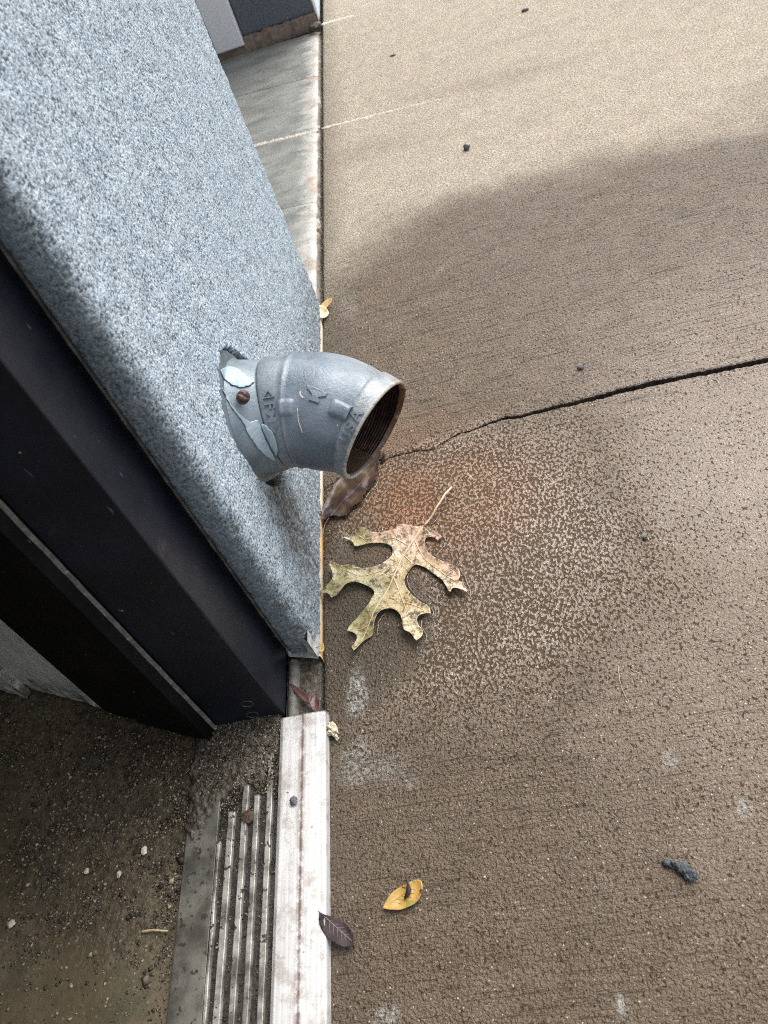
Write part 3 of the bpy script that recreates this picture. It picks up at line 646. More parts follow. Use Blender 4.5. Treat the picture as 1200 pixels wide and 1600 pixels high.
def stroke(pts, w):
    V = []; F = []
    for (x0, y0), (x1, y1) in zip(pts[:-1], pts[1:]):
        n_ = 5; dx, dy = x1 - x0, y1 - y0; l_ = math.hypot(dx, dy); ux, uy = -dy / l_ * w / 2, dx / l_ * w / 2; b = len(V)
        for i in range(n_):
            t = i / (n_ - 1); x, y = x0 + dx * t, y0 + dy * t
            V += [(x + ux, y + uy, -.0005), (x + ux * .7, y + uy * .7, .0005), (x - ux * .7, y - uy * .7, .0005), (x - ux, y - uy, -.0005)]
        for i in range(n_ - 1):
            for j in range(3): F.append([b + i * 4 + j, b + i * 4 + j + 1, b + i * 4 + 4 + j + 1, b + i * 4 + 4 + j])
        F += [[b, b + 1, b + 2, b + 3][::-1], [b + 4 * n_ - 4, b + 4 * n_ - 3, b + 4 * n_ - 2, b + 4 * n_ - 1]]
    return V, F
V, F = stroke([(.0016, -.0042), (-.0040, 0), (.0016, .0042), (.0016, -.0042)], .0013); wrap('approval_mark', V, F, .0092, math.radians(86), 1, 1)
V, F = stroke([(-.0016, .0042), (.0040, 0.0002), (-.0016, -.0042)], .0013); wrap('approval_mark', V, F, .0092, math.radians(117), 1, 1)
for ch, ph in (('U', 113), ('S', 101), ('A', 89)):
    V, F = text_verts(ch, .0128); wrap('letter', V, F, LEN - .0068, math.radians(ph), -1, -1)
# foundry mark: two bars joined by a waist
pl_ = [(-.0060, -.0088), (-.0052, -.0030), (-.0040, .0030), (-.0026, .0088), (-.0002, .0084), (.0012, .0050), (.0022, .0026), (.0040, .0044), (.0066, .0046), (.0062, .0), (.0058, -.0046), (.0034, -.0040), (.0018, -.0022), (-.0010, -.0046), (-.0034, -.0080)]
k = len(pl_); cx_, cy_ = sum(p[0] for p in pl_) / k, sum(p[1] for p in pl_) / k
VV = [(x, y, -.0005) for x, y in pl_] + [(cx_ + (x - cx_) * .93, cy_ + (y - cy_) * .93, .00035) for x, y in pl_] + [(cx_ + (x - cx_) * .84, cy_ + (y - cy_) * .86, .0005) for x, y in pl_]
FF = [[j * k + i, j * k + (i + 1) % k, (j + 1) * k + (i + 1) % k, (j + 1) * k + i] for j in (0, 1) for i in range(k)] + [list(range(2 * k, 3 * k))]
for a_, b_, w_ in (((.012, -.016), (.030, -.010), .0007), ((-.0005, -.0155), (.0045, -.012), .0011)):
    V, F = stroke([a_, ((a_[0] + b_[0]) / 2 + .0006, (a_[1] + b_[1]) / 2 - .0012), b_], w_); m0 = m_cast; o = wrap('paint_drip', [(x, y, z * .4 - .0001) for x, y, z in V], F, .0500, math.radians(84), 1, 1); o.data.materials[0] = m_filler
wrap('foundry_mark', VV, FF, .0470, math.radians(84), 1, 1)

# ================================================================== FLANGE WITH HUB
fg = empty('pipe_flange', (0, .13, .183), 'flat grey flange with a short hub, set in the ragged stucco hole behind the elbow', 'flange')
seg = 96; po = [(341, 545), (357, 547), (369, 556), (381, 568), (392, 579), (404, 588), (430, 640), (446, 700), (440, 740), (430, 747), (410, 757), (392, 748), (376, 726), (360, 696), (344, 664), (338, 600)]
pw = [WX(u, v, 0.) for u, v in po]; V = [(-.0012, y, z) for _, y, z in pw] + [(-.0045, y, z) for _, y, z in pw]; k = len(pw)
o = mk('flange_plate', V, [list(range(k)), list(range(2 * k - 1, k - 1, -1))] + [[i, k + i, k + (i + 1) % k, (i + 1) % k] for i in range(k)], m_flange, fg, smooth=False)
bv = o.modifiers.new('bevel', 'BEVEL'); bv.width = .0008; bv.segments = 2
V = []; hq = [(.0512, -.0011, 0), (.0500, .0005, 0), (.0492, .0030, .1), (.0490, .0060, .3), (.0486, .0095, .6), (.0482, .0130, .85), (.0478, .0160, 1), (.0470, .0192, 1), (.0460, .0199, 1), (.040, .0199, 1)]
for r, x, t in hq:
    cy, cz = .1310 + (.1374 - .1310) * t, .1765 + (.1685 - .1765) * t
    for j in range(seg): a = j / seg * 2 * PI; V.append((x, cy - r * math.sin(a), cz + r * math.cos(a)))
mk('hub', np.array(V), gridF(len(hq), seg, True), m_flange, fg)
# screw at traced spot on the hub
sp_ = np.array(WX(380, 620, .0135)); sn = np.array([.50, -.45, .74]); sn /= np.linalg.norm(sn)
ta = np.cross(sn, [0, 0, 1.]); ta /= np.linalg.norm(ta); tb = np.cross(sn, ta); V = []; sg = 24
for r, h in ((.0050, -.004), (.0053, .0), (.0050, .0016), (.0040, .0028), (.0026, .0034), (.0010, .0036)):
    for j in range(sg):
        a = j / sg * 2 * PI; x_, y_ = r * math.cos(a), r * math.sin(a); hh_ = h - (.0014 if (abs(x_ * .9 + y_ * .3) < .0009 and h > .002) else 0); V.append(sp_ + ta * x_ + tb * y_ + sn * hh_)
F = [list(map(int, f)) for f in gridF(6, sg, True)] + [list(range(5 * sg, 6 * sg))]; mk('set_screw', np.array(V), F, m_screw, fg)
# torn skins of pale sealant, laid on the hub and collar
def hubr(x): return np.interp(x, [-.0011, .0005, .003, .006, .0095, .013, .016, .0192, .0200, .0206, .0216, .036], [.0512, .0500, .0492, .0490, .0486, .0482, .0478, .0470, .0470, .0474, .0477, .0480])
def skin(poly_px, off, name, par, lift=.0009, xg=None):
    """poly_px: outline in the photo, projected on the hub surface by marching along the ray"""
    def hit(u, v):
        d = _ray(u, v); d = d / np.linalg.norm(d); t = .55
        while t < 1.1:
            p = CAM + d * t; x = p[0]
            if x < .038:
                tt = float(np.interp(x, [0, .003, .006, .0095, .013, .016], [0, .1, .3, .6, .85, 1])); cy, cz = .131 + .0064 * tt, .1765 - .0080 * tt
                if np.hypot(p[1] - cy, p[2] - cz) < hubr(x) or x < -.0011: return p - d * lift
            t += .0004
        return CAM + d * .75
    rj = random.Random(len(poly_px)); q_ = []
    for i_, p_ in enumerate(poly_px):
        a_ = poly_px[(i_ + 1) % len(poly_px)]
        for t_ in (0, .33, .67): q_.append((p_[0] + (a_[0] - p_[0]) * t_ + rj.uniform(-.7, .7), p_[1] + (a_[1] - p_[1]) * t_ + rj.uniform(-.7, .7)))
    poly_px = q_
    vs = [Vector(p) for p in poly_px]; n_ = len(vs); us = [p[0] for p in poly_px]; ws = [p[1] for p in poly_px]
    ins_ = [Vector((a, b)) for a in np.arange(min(us), max(us), 2.5) for b in np.arange(min(ws), max(ws), 2.5)]
    r = delaunay_2d_cdt(vs + ins_, [(i, (i + 1) % n_) for i in range(n_)], [], 1, 1e-4)
    V = [hit(*p) for p in r[0]]; o = mk(name, V, [list(f) for f in r[2]], m_sealant, par)
    sm = o.modifiers.new('thickness', 'SOLIDIFY'); sm.thickness = .0006; sm.offset = -1; return o
skin([(344, 578), (352, 574), (358, 572), (368, 574), (378, 581), (388, 590), (397, 593), (398, 597), (388, 603), (376, 606), (362, 601), (350, 592)], 0, 'sealant_skin', fg)
skin([(346, 606), (352, 614), (360, 630), (372, 646), (384, 655), (391, 659), (396, 657), (404, 656), (408, 668), (416, 690), (426, 708), (431, 722), (424, 718), (410, 708), (400, 697), (393, 686), (386, 676), (384, 668), (380, 660), (370, 648), (360, 634), (352, 618)], 0, 'sealant_skin', fg)
skin([(408, 662), (416, 665), (424, 673), (430, 684), (434, 700), (433, 713), (428, 706), (420, 692), (412, 674)], 0, 'sealant_skin', elb, lift=.0016)

# ================================================================== DOOR FRAME AND OPEN DOOR
fr = empty('door_frame', (-.06, -.018, 0), 'black painted metal door jamb standing between the stucco corner and the sill', 'door frame')
box('jamb', -.0920, -.0315, -.050, .0150, .0015, 2.12, m_frame, fr, .0011)
n = 160; zs = np.linspace(.003, 2.1, n); V = np.concatenate([np.stack([-.0915 + 0 * zs, -.0520 + .0006 * fbm(zs * 60, zs * 0, 2, 170), zs], 1), np.stack([-.0965 + .0006 * fbm(zs * 80, zs * 0, 3, 171), -.0545 + 0 * zs, zs], 1), np.stack([-.1015 + .0010 * fbm(zs * 90, zs * 0, 3, 172), -.0560 + 0 * zs, zs], 1), np.stack([-.1015 + 0 * zs, -.040 + 0 * zs, zs], 1)])
i = np.arange(n - 1); F = np.concatenate([np.stack([k * n + i, k * n + i + 1, (k + 1) * n + i + 1, (k + 1) * n + i], -1) for k in range(3)]); mk('weather_seal', V, F, m_strip, fr)
box('head', -.0920, -.0320, -1.05, -.0505, 2.06, 2.12, m_frame, fr); box('far_jamb', -.0920, -.0320, -1.11, -1.0505, .0015, 2.12, m_frame, fr)
# oval nail-head dimples on the reveal face
for (u, v, r) in ((386, 1100, .0050), (394, 1117, .0050)):
    d = _ray(u, v); t = (-.0503 - CAM[1]) / d[1]; p = CAM + d * t; k = 20; a = np.linspace(0, 2 * PI, 40); P_ = np.stack([p[0] + r * 1.0 * np.cos(a), np.full(40, -.0502), p[2] + r * .9 * np.sin(a)], 1); tube('plug_ring', P_, .00022, m_strip, fr, 5, cap=False)

dp = np.array([-.0985, -.0625]); dv = np.array([-.9165, .400]); dn = np.array([-.400, -.9165]); dn = dn if dn @ (CAM[:2] - dp) > 0 else -dn   # dn: face seen by the camera
dr = empty('open_door', (dp[0], dp[1], 0), 'open door with black stile and stained off-white panel swung into the dark room', 'door')
def leaf(name, s0, s1, z0, z1, mat, t0=0., t1=-.044, jag=0., parent=None, nz=2):
    n_ = max(3, int((s1 - s0) / .004)) if jag else 2; V = []; F = []
    for f_ in (t0, t1):
        for i in range(n_):
            q = s0 + (s1 - s0) * i / (n_ - 1); b = z0 + (jag * float(fbm(np.array([q * 28.]), np.array([2.]), 4, 180)[0]) if jag else 0)
            for z in (b, b + .005, b + .012, .05, z1) if jag else (z0, z1):
                w_ = (.0022 * float(fbm(np.array([q * 40.]), np.array([z * 60.]), 3, 181)[0])) if jag and z < .045 else 0
                p = dp + dv * q + dn * (f_ + w_); V.append((p[0], p[1], z))
    m_ = 5 if jag else 2; h_ = n_ * m_
    for side in range(2):
        for i in range(n_ - 1):
            for j in range(m_ - 1):
                a = side * h_ + i * m_ + j; f = [a, a + m_, a + m_ + 1, a + 1]; F.append(f if side else f[::-1])
    for i in range(n_ - 1): a = i * m_; F.append([a, a + m_, a + m_ + h_, a + h_])
    for i in (0, n_ - 1):
        for j in range(m_ - 1): a = i * m_ + j; F.append([a, a + 1, a + 1 + h_, a + h_])
    return mk(name, V, F, mat, parent or dr, smooth=False)
leaf('stile', .0, .0800, .004, 2.04, m_stile); leaf('stile_edge', .0800, .1200, .004, 2.04, m_stile, -.0022)
leaf('panel', .1200, .86, .010, 2.04, m_panel, -.0035, -.04, jag=.011)
leaf('bottom_sweep', .1200, .86, -.001, .022, m_strip, -.012, -.034)
leaf('lifted_edge', .215, .86, .004, .026, m_panel, .004, -.003, jag=.006)

# ================================================================== THRESHOLD
tr = empty('threshold', (-.05, -.6, 0), 'worn metal door threshold with dark grooves and a bright nosing along the pavement', 'threshold')
y0, y1 = -1.05, -.0605
def extr(name, prof_, ya, yb, mat, parent, bev=True, ny=2, wob=0.):
    ys_ = np.linspace(ya, yb, ny); V = []; k = len(prof_)
    for y in ys_:
        for x, z in prof_: V.append((x + (wob * float(perlin(np.array([y * 90.]), np.array([x * 500.]), 5)[0]) if wob else 0), y, z))
    F = [list(map(int, f)) for f in gridF(ny, k, True)] + [list(range(k)), list(range(len(V) - k, len(V)))[::-1]]
    o = mk(name, V, F, mat, parent, smooth=False)
    if bev: b = o.modifiers.new('bevel', 'BEVEL'); b.width = .0006; b.segments = 2; b.limit_method = 'ANGLE'
    return o
extr('nosing', [(-.0335, 0), (-.0330, .0085), (-.0295, .0112), (-.0140, .0114), (-.0126, .0112), (-.0112, .0119), (-.0098, .0117), (.0068, .0104), (.0074, .0088), (.0074, 0)], y0, -.0575, m_alu, tr)
extr('grooved_base', [(-.0835, .0), (-.0835, .0028), (-.0340, .0028), (-.0340, .0)], y0, -.052, m_groove, tr)
extr('side_plate', [(-.1135, -.0005), (-.1125, .0022), (-.0875, .0052), (-.0845, .0052), (-.0842, 0)], y0, -.057, m_plate, tr)
for x0, x1, ye in ((-.0838, -.0806, -.150), (-.0762, -.0702, -.128), (-.0648, -.0592, -.108), (-.0546, -.0496, -.118), (-.0440, -.0386, -.052)):
    extr('rib', [(x0, .002), (x0 + .0004, .0060), (x1 - .0004, .0060), (x1, .002)], y0, ye, m_rib, tr, ny=60, wob=.0005)
sc_ = G(386, 1276, .006); V = []
for r, h in ((.0056, .002), (.0056, .0058), (.0048, .0063), (.0018, .0064)):
    for j in range(20): a = j / 20 * 2 * PI; V.append((sc_[0] + r * math.cos(a), sc_[1] + r * math.sin(a), h))
mk('screw_head', V, [list(map(int, f)) for f in gridF(4, 20, True)] + [list(range(60, 80))], grainy('muddy_screw', (.028, .014, .009), (.075, .045, .030), 300, .7, .0008), tr)
# clotted dirt over the end of the threshold
nx, ny = 110, 130; X, Y = np.meshgrid(np.linspace(-.125, -.0315, nx), np.linspace(-.175, -.050, ny)); m_ = fbm(X * 50, Y * 50, 4, 190)
yl_ = -.112 - .030 * sstep(-.075, -.10, X) + .020 * sstep(-.05, -.040, X) + .016 * m_ + .006 * fbm(X * 200, Y * 200, 3, 195)
cen = sstep(-.004, .008, Y - yl_) * sstep(-.120, -.108, X + .006 * m_) * sstep(-.0335, -.0365, X + .002 * m_); cen = np.maximum(cen, .95 * sstep(.010, .004, np.hypot((X + .0345), (Y + .097) / 1.5) + .004 * m_))
Z = -.004 + cen * np.where(X < -.088, .0098, .0105) + (.0010 * fbm(X * 90, Y * 90, 3, 196) + .0012 * fbm(X * 260, Y * 260, 3, 191)) * (cen > .2)
tag(mk('dirt_clump', np.stack([X, Y, Z], -1).reshape(-1, 3), gridF(ny, nx), m_muck), 'black clotted dirt heaped over the jamb end of the threshold', kind='stuff')

# grit lying on the interior floor and in the grooves: joined small grains
def grains(name, fn, n_, seed, mats, label):
    rg = np.random.default_rng(seed)
    base = np.array([(1, 0, 0), (-1, 0, 0), (0, 1, 0), (0, -1, 0), (0, 0, 1), (0, 0, -.6)], float); bf = np.array([(0, 2, 4), (2, 1, 4), (1, 3, 4), (3, 0, 4), (2, 0, 5), (1, 2, 5), (3, 1, 5), (0, 3, 5)])
    P_, R_ = fn(rg, n_); n_ = len(P_); a = rg.uniform(0, 2 * PI, n_); sc3 = R_[:, None] * rg.uniform(.55, 1.3, (n_, 3)) * np.array([1, 1, .7])
    B = base[None] * (1 + rg.uniform(-.3, .3, (n_, 6, 1))) * sc3[:, None]
    ca, sa = np.cos(a)[:, None], np.sin(a)[:, None]; Bx = B[..., 0] * ca - B[..., 1] * sa; By = B[..., 0] * sa + B[..., 1] * ca
    V = np.stack([Bx, By, B[..., 2]], -1) + P_[:, None]; k = rg.integers(0, len(mats), n_)
    V = V.reshape(-1, 3); F = (bf[None] + 6 * np.arange(n_)[:, None, None]).reshape(-1, 3)
    o = mk(name, V, F, mats[0], smooth=False)
    for m in mats[1:]: o.data.materials.append(m)
    o.data.polygons.foreach_set('material_index', np.repeat(k, 8).astype(np.int32)); o.data.update()
    return tag(o, label, kind='stuff')
g1 = grainy('brown_grit', (.10, .075, .046), (.18, .138, .090), 300, .8, .0004); g2 = grainy('dark_grit', (.022, .018, .013), (.045, .036, .026), 300, .7, .0004); g3 = grainy('tan_grit', (.24, .19, .12), (.36, .31, .23), 300, .8, .0004)
def f1(rg, n_):
    x = -.115 - rg.uniform(0, 1, n_ * 4) ** 1.2 * .34; y = rg.uniform(-.40, .06, n_ * 4); d = sstep(.18, .03, np.hypot((x + .17) / 1.1, (y + .115)) + .03 * fbm(x * 20, y * 20, 3, 120)); d = np.maximum(d, .55 * sstep(-.17, -.05, y)); d = np.maximum(d, .06)
    k = rg.uniform(0, 1, len(x)) < d * np.clip(.45 + .9 * fbm(x * 45, y * 45, 3, 125), .05, 1); x, y = x[k][:n_], y[k][:n_]
    r = .00078 * np.exp(rg.normal(0, .42, len(x))); return np.stack([x, y, -.0012 + r * .25], 1), r
grains('floor_grit', f1, 26000, 1, [g1, g2, g1, g2, g1, g2, g1, g2, g2, g3], 'loose brown grit scattered over the dirty interior floor')
def f2(rg, n_):
    x = rg.uniform(-.086, -.034, n_); y = -.05 - rg.uniform(0, 1, n_) ** 1.3 * .35; r = .0005 * np.exp(rg.normal(0, .4, n_)); return np.stack([x, y, np.full(n_, .0032)], 1), r
grains('groove_grit', f2, 3500, 2, [g1, g2, g2, g2, g3], 'fine dark grit caught in the grooves of the threshold')
def f3(rg, n_):
    x = -.001 + rg.normal(0, .0018, n_); y = rg.uniform(-.055, 1.58, n_); r = .0009 * np.exp(rg.normal(0, .4, n_)); x = np.where(y < .56, .0018, x); return np.stack([x, y, -.010 + rg.uniform(0, .006, n_)], 1), r
grains('joint_grit', f3, 2600, 3, [g1, g2, g2, g3], 'dark grit lodged in the joint between wall and pavement')
def f4(rg, n_):
    x = rg.uniform(-.105, -.034, n_); y = rg.uniform(-.17, -.05, n_); cen_ = sstep(-.14, -.10, y + .03 * perlin(x * 60, y * 60, 9)); k = cen_ > .3; x, y, cen_ = x[k], y[k], cen_[k]; r = .0006 * np.exp(rg.normal(0, .4, len(x))); return np.stack([x, y, -.0035 + cen_ * .0104], 1), r
grains('clump_grit', f4, 5000, 4, [g2, g1, g2, g3], 'dark grains stuck in the dirt heap on the threshold end')

# ================================================================== LEAVES
def leaf_sheet(name, px, mat, zf, parent, step=.0018, thick=.0003, label=None):
    P2 = [Vector(G(u, v)[:2]) for u, v in px]; n_ = len(P2); xs_ = [p.x for p in P2]; ys_ = [p.y for p in P2]; rg = random.Random(3)
    ins_ = [Vector((a + rg.uniform(-.0003, .0003), b + rg.uniform(-.0003, .0003))) for a in np.arange(min(xs_), max(xs_), step) for b in np.arange(min(ys_), max(ys_), step)]
    r = delaunay_2d_cdt(P2 + ins_, [(i, (i + 1) % n_) for i in range(n_)], [], 1, 1e-6); V = []
    E = np.array([[p.x, p.y] for p in P2])
    for p in r[0]:
        q = np.array([p.x, p.y]); a = E; b = np.roll(E, -1, 0); ab = b - a; t = np.clip(((q - a) * ab).sum(1) / (ab ** 2).sum(1), 0, 1); dist = np.min(np.hypot(*(a + ab * t[:, None] - q).T)); V.append((p.x, p.y, zf(p.x, p.y, dist)))
    o = mk(name, V, [list(f) for f in r[2]], mat, parent); m = o.modifiers.new('thickness', 'SOLIDIFY'); m.thickness = thick; m.offset = 1
    return o
def smooth_poly(pts, it=1):
    for _ in range(it):
        o = []
        for i in range(len(pts)):
            a, b, c = pts[i - 1], pts[i], pts[(i + 1) % len(pts)]
            v1 = (b[0] - a[0], b[1] - a[1]); v2 = (c[0] - b[0], c[1] - b[1]); cs = (v1[0] * v2[0] + v1[1] * v2[1]) / (math.hypot(*v1) * math.hypot(*v2) + 1e-9)
            if cs < .25: o.append(b)
            else: o += [(.25 * a[0] + .75 * b[0], .25 * a[1] + .75 * b[1]), (.75 * b[0] + .25 * c[0], .75 * b[1] + .25 * c[1])]
        pts = o
    return pts
oak = [(735, 335), (760, 345), (790, 370), (830, 390), (850, 415), (835, 420), (825, 437), (800, 415), (775, 408), (752, 412), (740, 432), (738, 460), (755, 500), (790, 530), (850, 560), (900, 580), (950, 610), (965, 640), (960, 670), (950, 690), (985, 705), (1000, 735), (1010, 768), (985, 755), (940, 740), (915, 745), (907, 772), (890, 755), (870, 715), (845, 675), (800, 645), (760, 610), (720, 590), (680, 580), (660, 590), (640, 625), (615, 660), (612, 700), (640, 745), (670, 780), (720, 820), (768, 838), (782, 888), (740, 890), (705, 910), (695, 935), (705, 970), (735, 1000), (735, 1040), (722, 1060), (700, 1082), (688, 1070), (665, 1030), (620, 1010), (610, 985), (605, 940), (590, 900), (560, 870), (530, 862), (500, 865), (470, 880), (445, 910), (430, 950), (425, 1000), (410, 1030), (375, 1045), (345, 1075), (325, 1110), (310, 1140), (290, 1110), (310, 1070), (320, 1030), (300, 1008), (258, 1002), (275, 950), (300, 935), (330, 900), (370, 870), (395, 840), (412, 800), (430, 765), (420, 742), (385, 718), (345, 703), (300, 700), (255, 715), (228, 745), (200, 775), (160, 794), (145, 767), (120, 757), (88, 768), (90, 740), (130, 715), (165, 690), (175, 650), (150, 600), (163, 574), (200, 590), (240, 598), (265, 585), (310, 600), (380, 600), (440, 587), (490, 562), (530, 530), (541, 500), (535, 475), (515, 455), (470, 445), (400, 448), (360, 455), (320, 472), (300, 467), (292, 437), (225, 415), (270, 405), (302, 402), (320, 355), (370, 360), (400, 380), (450, 387), (510, 375), (560, 367), (578, 342), (600, 330), (650, 340), (700, 347)]
A2 = lambda p: (480 + p[0] / 4, 740 + p[1] / 4)
oakp = smooth_poly([A2(p) for p in oak], 1)
def oakz(x, y, d):
    c = .0016 + .0016 * math.exp(-d / .0022) + .0018 * float(fbm(np.array([x * 38]), np.array([y * 38]), 2, 200)[0])
    tip = math.hypot(x - .085, y - .085); return max(.0010, c + max(0, tip - .030) * .11 * (.55 + .6 * math.sin(x * 95 + y * 60)))
lf = empty('oak_leaf', G(640, 900), 'large lobed tan and green oak leaf lying wet on the pavement below the pipe', 'leaf')
leaf_sheet('blade', oakp, m_oak, oakz, lf, .0022, .00035)
def vein(pts, r0, r1, name='vein', lift=.0006, mat=None, par=None, zf=oakz):
    q = [G(*A2(p))[:2] for p in pts]; P_ = []
    L = np.concatenate([[0], np.cumsum([math.dist(q[i], q[i + 1]) for i in range(len(q) - 1)])]); tt = np.linspace(0, L[-1], 36); X_ = np.interp(tt, L, [a[0] for a in q]); Y_ = np.interp(tt, L, [a[1] for a in q])
    k = np.array([.25, .5, .25]); 
    for _ in range(3): X_[1:-1] = .25 * X_[:-2] + .5 * X_[1:-1] + .25 * X_[2:]; Y_[1:-1] = .25 * Y_[:-2] + .5 * Y_[1:-1] + .25 * Y_[2:]
    P_ = [(x, y, zf(x, y, .008) + lift) for x, y in zip(X_, Y_)]
    return tube(name, P_, np.linspace(r0, r1, 36) * 1.15, mat or m_vein, par or lf, 7)
vein([(735, 335), (690, 390), (640, 460), (590, 540), (548, 655), (490, 760), (430, 880), (395, 960), (350, 1040), (315, 1120)], .0008, .0003, 'midrib')
vein([(738, 333), (770, 300), (800, 270), (835, 225), (860, 190), (885, 140), (906, 98)], .0008, .0010, 'stalk', .0012)
for p in ([(675, 425), (700, 480), (740, 545), (820, 610), (900, 670), (985, 725)], [(548, 665), (580, 750), (620, 850), (650, 940), (690, 1050)], [(565, 565), (460, 620), (330, 655), (200, 605)], [(640, 460), (560, 415), (450, 425), (330, 415)], [(330, 655), (260, 690), (170, 730)], [(330, 400), (370, 430)], [(610, 520), (650, 560), (665, 590)], [(735, 345), (770, 385), (830, 410)], [(615, 820), (690, 840), (760, 880)], [(395, 960), (340, 985), (270, 995)], [(880, 660), (930, 650), (960, 640)]): vein(p, .00045, .00015)

# glassy rims of water held against the leaf edges
def meniscus(pts, r, zf=None, name='water_bead'):
    q = [G(*p)[:2] for p in pts]; L = np.concatenate([[0], np.cumsum([math.dist(q[i], q[i + 1]) for i in range(len(q) - 1)])]); n_ = max(12, int(L[-1] / .0015)); tt = np.linspace(0, L[-1], n_)
    X_ = np.interp(tt, L, [a[0] for a in q]); Y_ = np.interp(tt, L, [a[1] for a in q]); rr_ = r * (.75 + .45 * perlin(tt * 260, tt * 0, 210)) * np.sin(np.linspace(.15, PI - .15, n_)) ** .35
    return tube(name, np.stack([X_, Y_, .0004 + 0 * X_], 1), rr_, m_water, wt, 10, flat=.6)
wt = empty('water_film', G(620, 900), 'thin clear water rims held along the edges of the wet leaves', kind='stuff')
for seq in ([(845, 410), (860, 450), (800, 520), (860, 550), (930, 585), (985, 640), (1000, 690), (1022, 735), (1020, 780)], [(640, 600), (622, 660), (640, 720), (690, 780), (760, 820), (790, 870), (780, 895), (715, 915), (712, 965), (745, 1010), (740, 1065)], [(500, 868), (465, 895), (443, 935), (436, 1020)], [(745, 335), (800, 300), (835, 240)], [(430, 745), (440, 770), (415, 815)], [(345, 1085), (325, 1135)], [(820, 380), (850, 395), (872, 430)]):
    meniscus([A2(p) for p in seq], .0016)
B9 = lambda p: (490 + p[0] / 9.23, 690 + p[1] / 9.23)
brown = [(985, 165), (1000, 200), (985, 250), (955, 330), (968, 380), (945, 450), (930, 520), (900, 600), (860, 640), (830, 700), (790, 730), (760, 790), (735, 830), (718, 885), (722, 910), (660, 940), (600, 965), (585, 1005), (540, 1035), (520, 1075), (490, 1110), (400, 1118), (330, 1112), (250, 1118), (215, 1150), (180, 1180), (140, 1160), (118, 1080), (150, 980), (180, 900), (230, 800), (300, 690), (350, 600), (450, 520), (560, 440), (700, 330), (850, 225), (930, 190)]
bz = lambda x, y, d: .0022 + .0022 * math.exp(-d / .0022) + .0014 * float(fbm(np.array([x * 60]), np.array([y * 60]), 2, 220)[0])
bl_ = empty('wet_brown_leaf', G(560, 770), 'dark brown soaked leaf lying directly under the pipe outlet', 'leaf'); leaf_sheet('blade', [(u + .9 * math.sin(i * 2.1), v + .9 * math.cos(i * 2.1)) for i, (u, v) in enumerate(smooth_poly([B9(p) for p in brown], 1))], m_brown, bz, bl_, .0018)
def vein9(pts, r0, r1, nm): 
    q = [G(*B9(p))[:2] for p in pts]; L = np.concatenate([[0], np.cumsum([math.dist(q[i], q[i + 1]) for i in range(len(q) - 1)])]); tt = np.linspace(0, L[-1], 24); X_ = np.interp(tt, L, [a[0] for a in q]); Y_ = np.interp(tt, L, [a[1] for a in q])
    tube(nm, [(x, y, bz(x, y, .008) + .0004) for x, y in zip(X_, Y_)], np.linspace(r0, r1, 24), m_rleaf, bl_, 6)
vein9([(240, 1120), (400, 930), (560, 780), (720, 600), (880, 400), (970, 220)], .0006, .0003, 'midrib'); vein9([(240, 1120), (180, 1210), (155, 1290), (165, 1380)], .0006, .0006, 'stalk')
meniscus([B9(p) for p in [(720, 880), (760, 800), (820, 720), (900, 640), (930, 560)]], .0015); meniscus([B9(p) for p in [(470, 1110), (520, 1060), (600, 980)]], .0012)
# little dark shred at the crack mouth
lfd = tag(mk('leaf_scrap', [G(598, 707, .001), G(605, 711, .0025), G(610, 714, .0008), G(603, 719, .0008), G(594, 726, .001), (G(597, 714, .002))], [[0, 1, 2, 5], [5, 2, 3, 4]], m_brown, origin=G(600, 716)), 'tiny dark red leaf scrap at the end of the pavement crack', 'leaf')
lfd.modifiers.new('thickness', 'SOLIDIFY').thickness = .0004

def simple_leaf(name, px, mat, vm, mid, label, z0=.0015, curl=.003, side=5, zfun=None, cat='leaf', group=None):
    zf = zfun or (lambda x, y, d: z0 + curl * math.exp(-d / .003) * .8 + .0003 * math.sin(x * 500))
    c = G(*[sum(p[i] for p in px) / len(px) for i in (0, 1)]); o = empty(name, c, label, cat, group); leaf_sheet('blade', smooth_poly(px, 1), mat, zf, o, .0016)
    a, b = G(*mid[0])[:2], G(*mid[1])[:2]; P_ = [(a[0] + (b[0] - a[0]) * t, a[1] + (b[1] - a[1]) * t, zf(a[0] + (b[0] - a[0]) * t, a[1] + (b[1] - a[1]) * t, .006) + .0004) for t in np.linspace(0, 1, 14)]
    tube('midrib', P_, np.linspace(.0004, .0002, 14), vm, o, 6)
    dx, dy = b[0] - a[0], b[1] - a[1]; L = math.hypot(dx, dy); ux, uy = dx / L, dy / L
    for sgn in (-1, 1):
        for k in range(side):
            t = .22 + .62 * k / side; bx, by = a[0] + dx * t, a[1] + dy * t; ln = L * .26 * math.sin(PI * min(t + .12, 1)); ex, ey = bx + (ux * .75 - sgn * uy * .7) * ln, by + (uy * .75 + sgn * ux * .7) * ln
            tube('vein', [(bx + (ex - bx) * q, by + (ey - by) * q, zf(bx + (ex - bx) * q, by + (ey - by) * q, .006 - .003 * q) + .0003) for q in np.linspace(0, 1, 6)], np.linspace(.00022, .0001, 6), vm, o, 5)
    return o
simple_leaf('yellow_leaf', [(599, 1421), (606, 1408), (615, 1396), (626, 1388), (640, 1381), (652, 1376), (660, 1377), (663, 1388), (660, 1401), (652, 1413), (640, 1420), (626, 1424), (612, 1424)], m_yleaf, grainy('ochre_vein', (.36, .24, .07), (.30, .19, .05), 90, .5, .0002), ((602, 1420), (658, 1379)), 'small yellow-brown oval leaf lying alone on the wet pavement', curl=.0022)
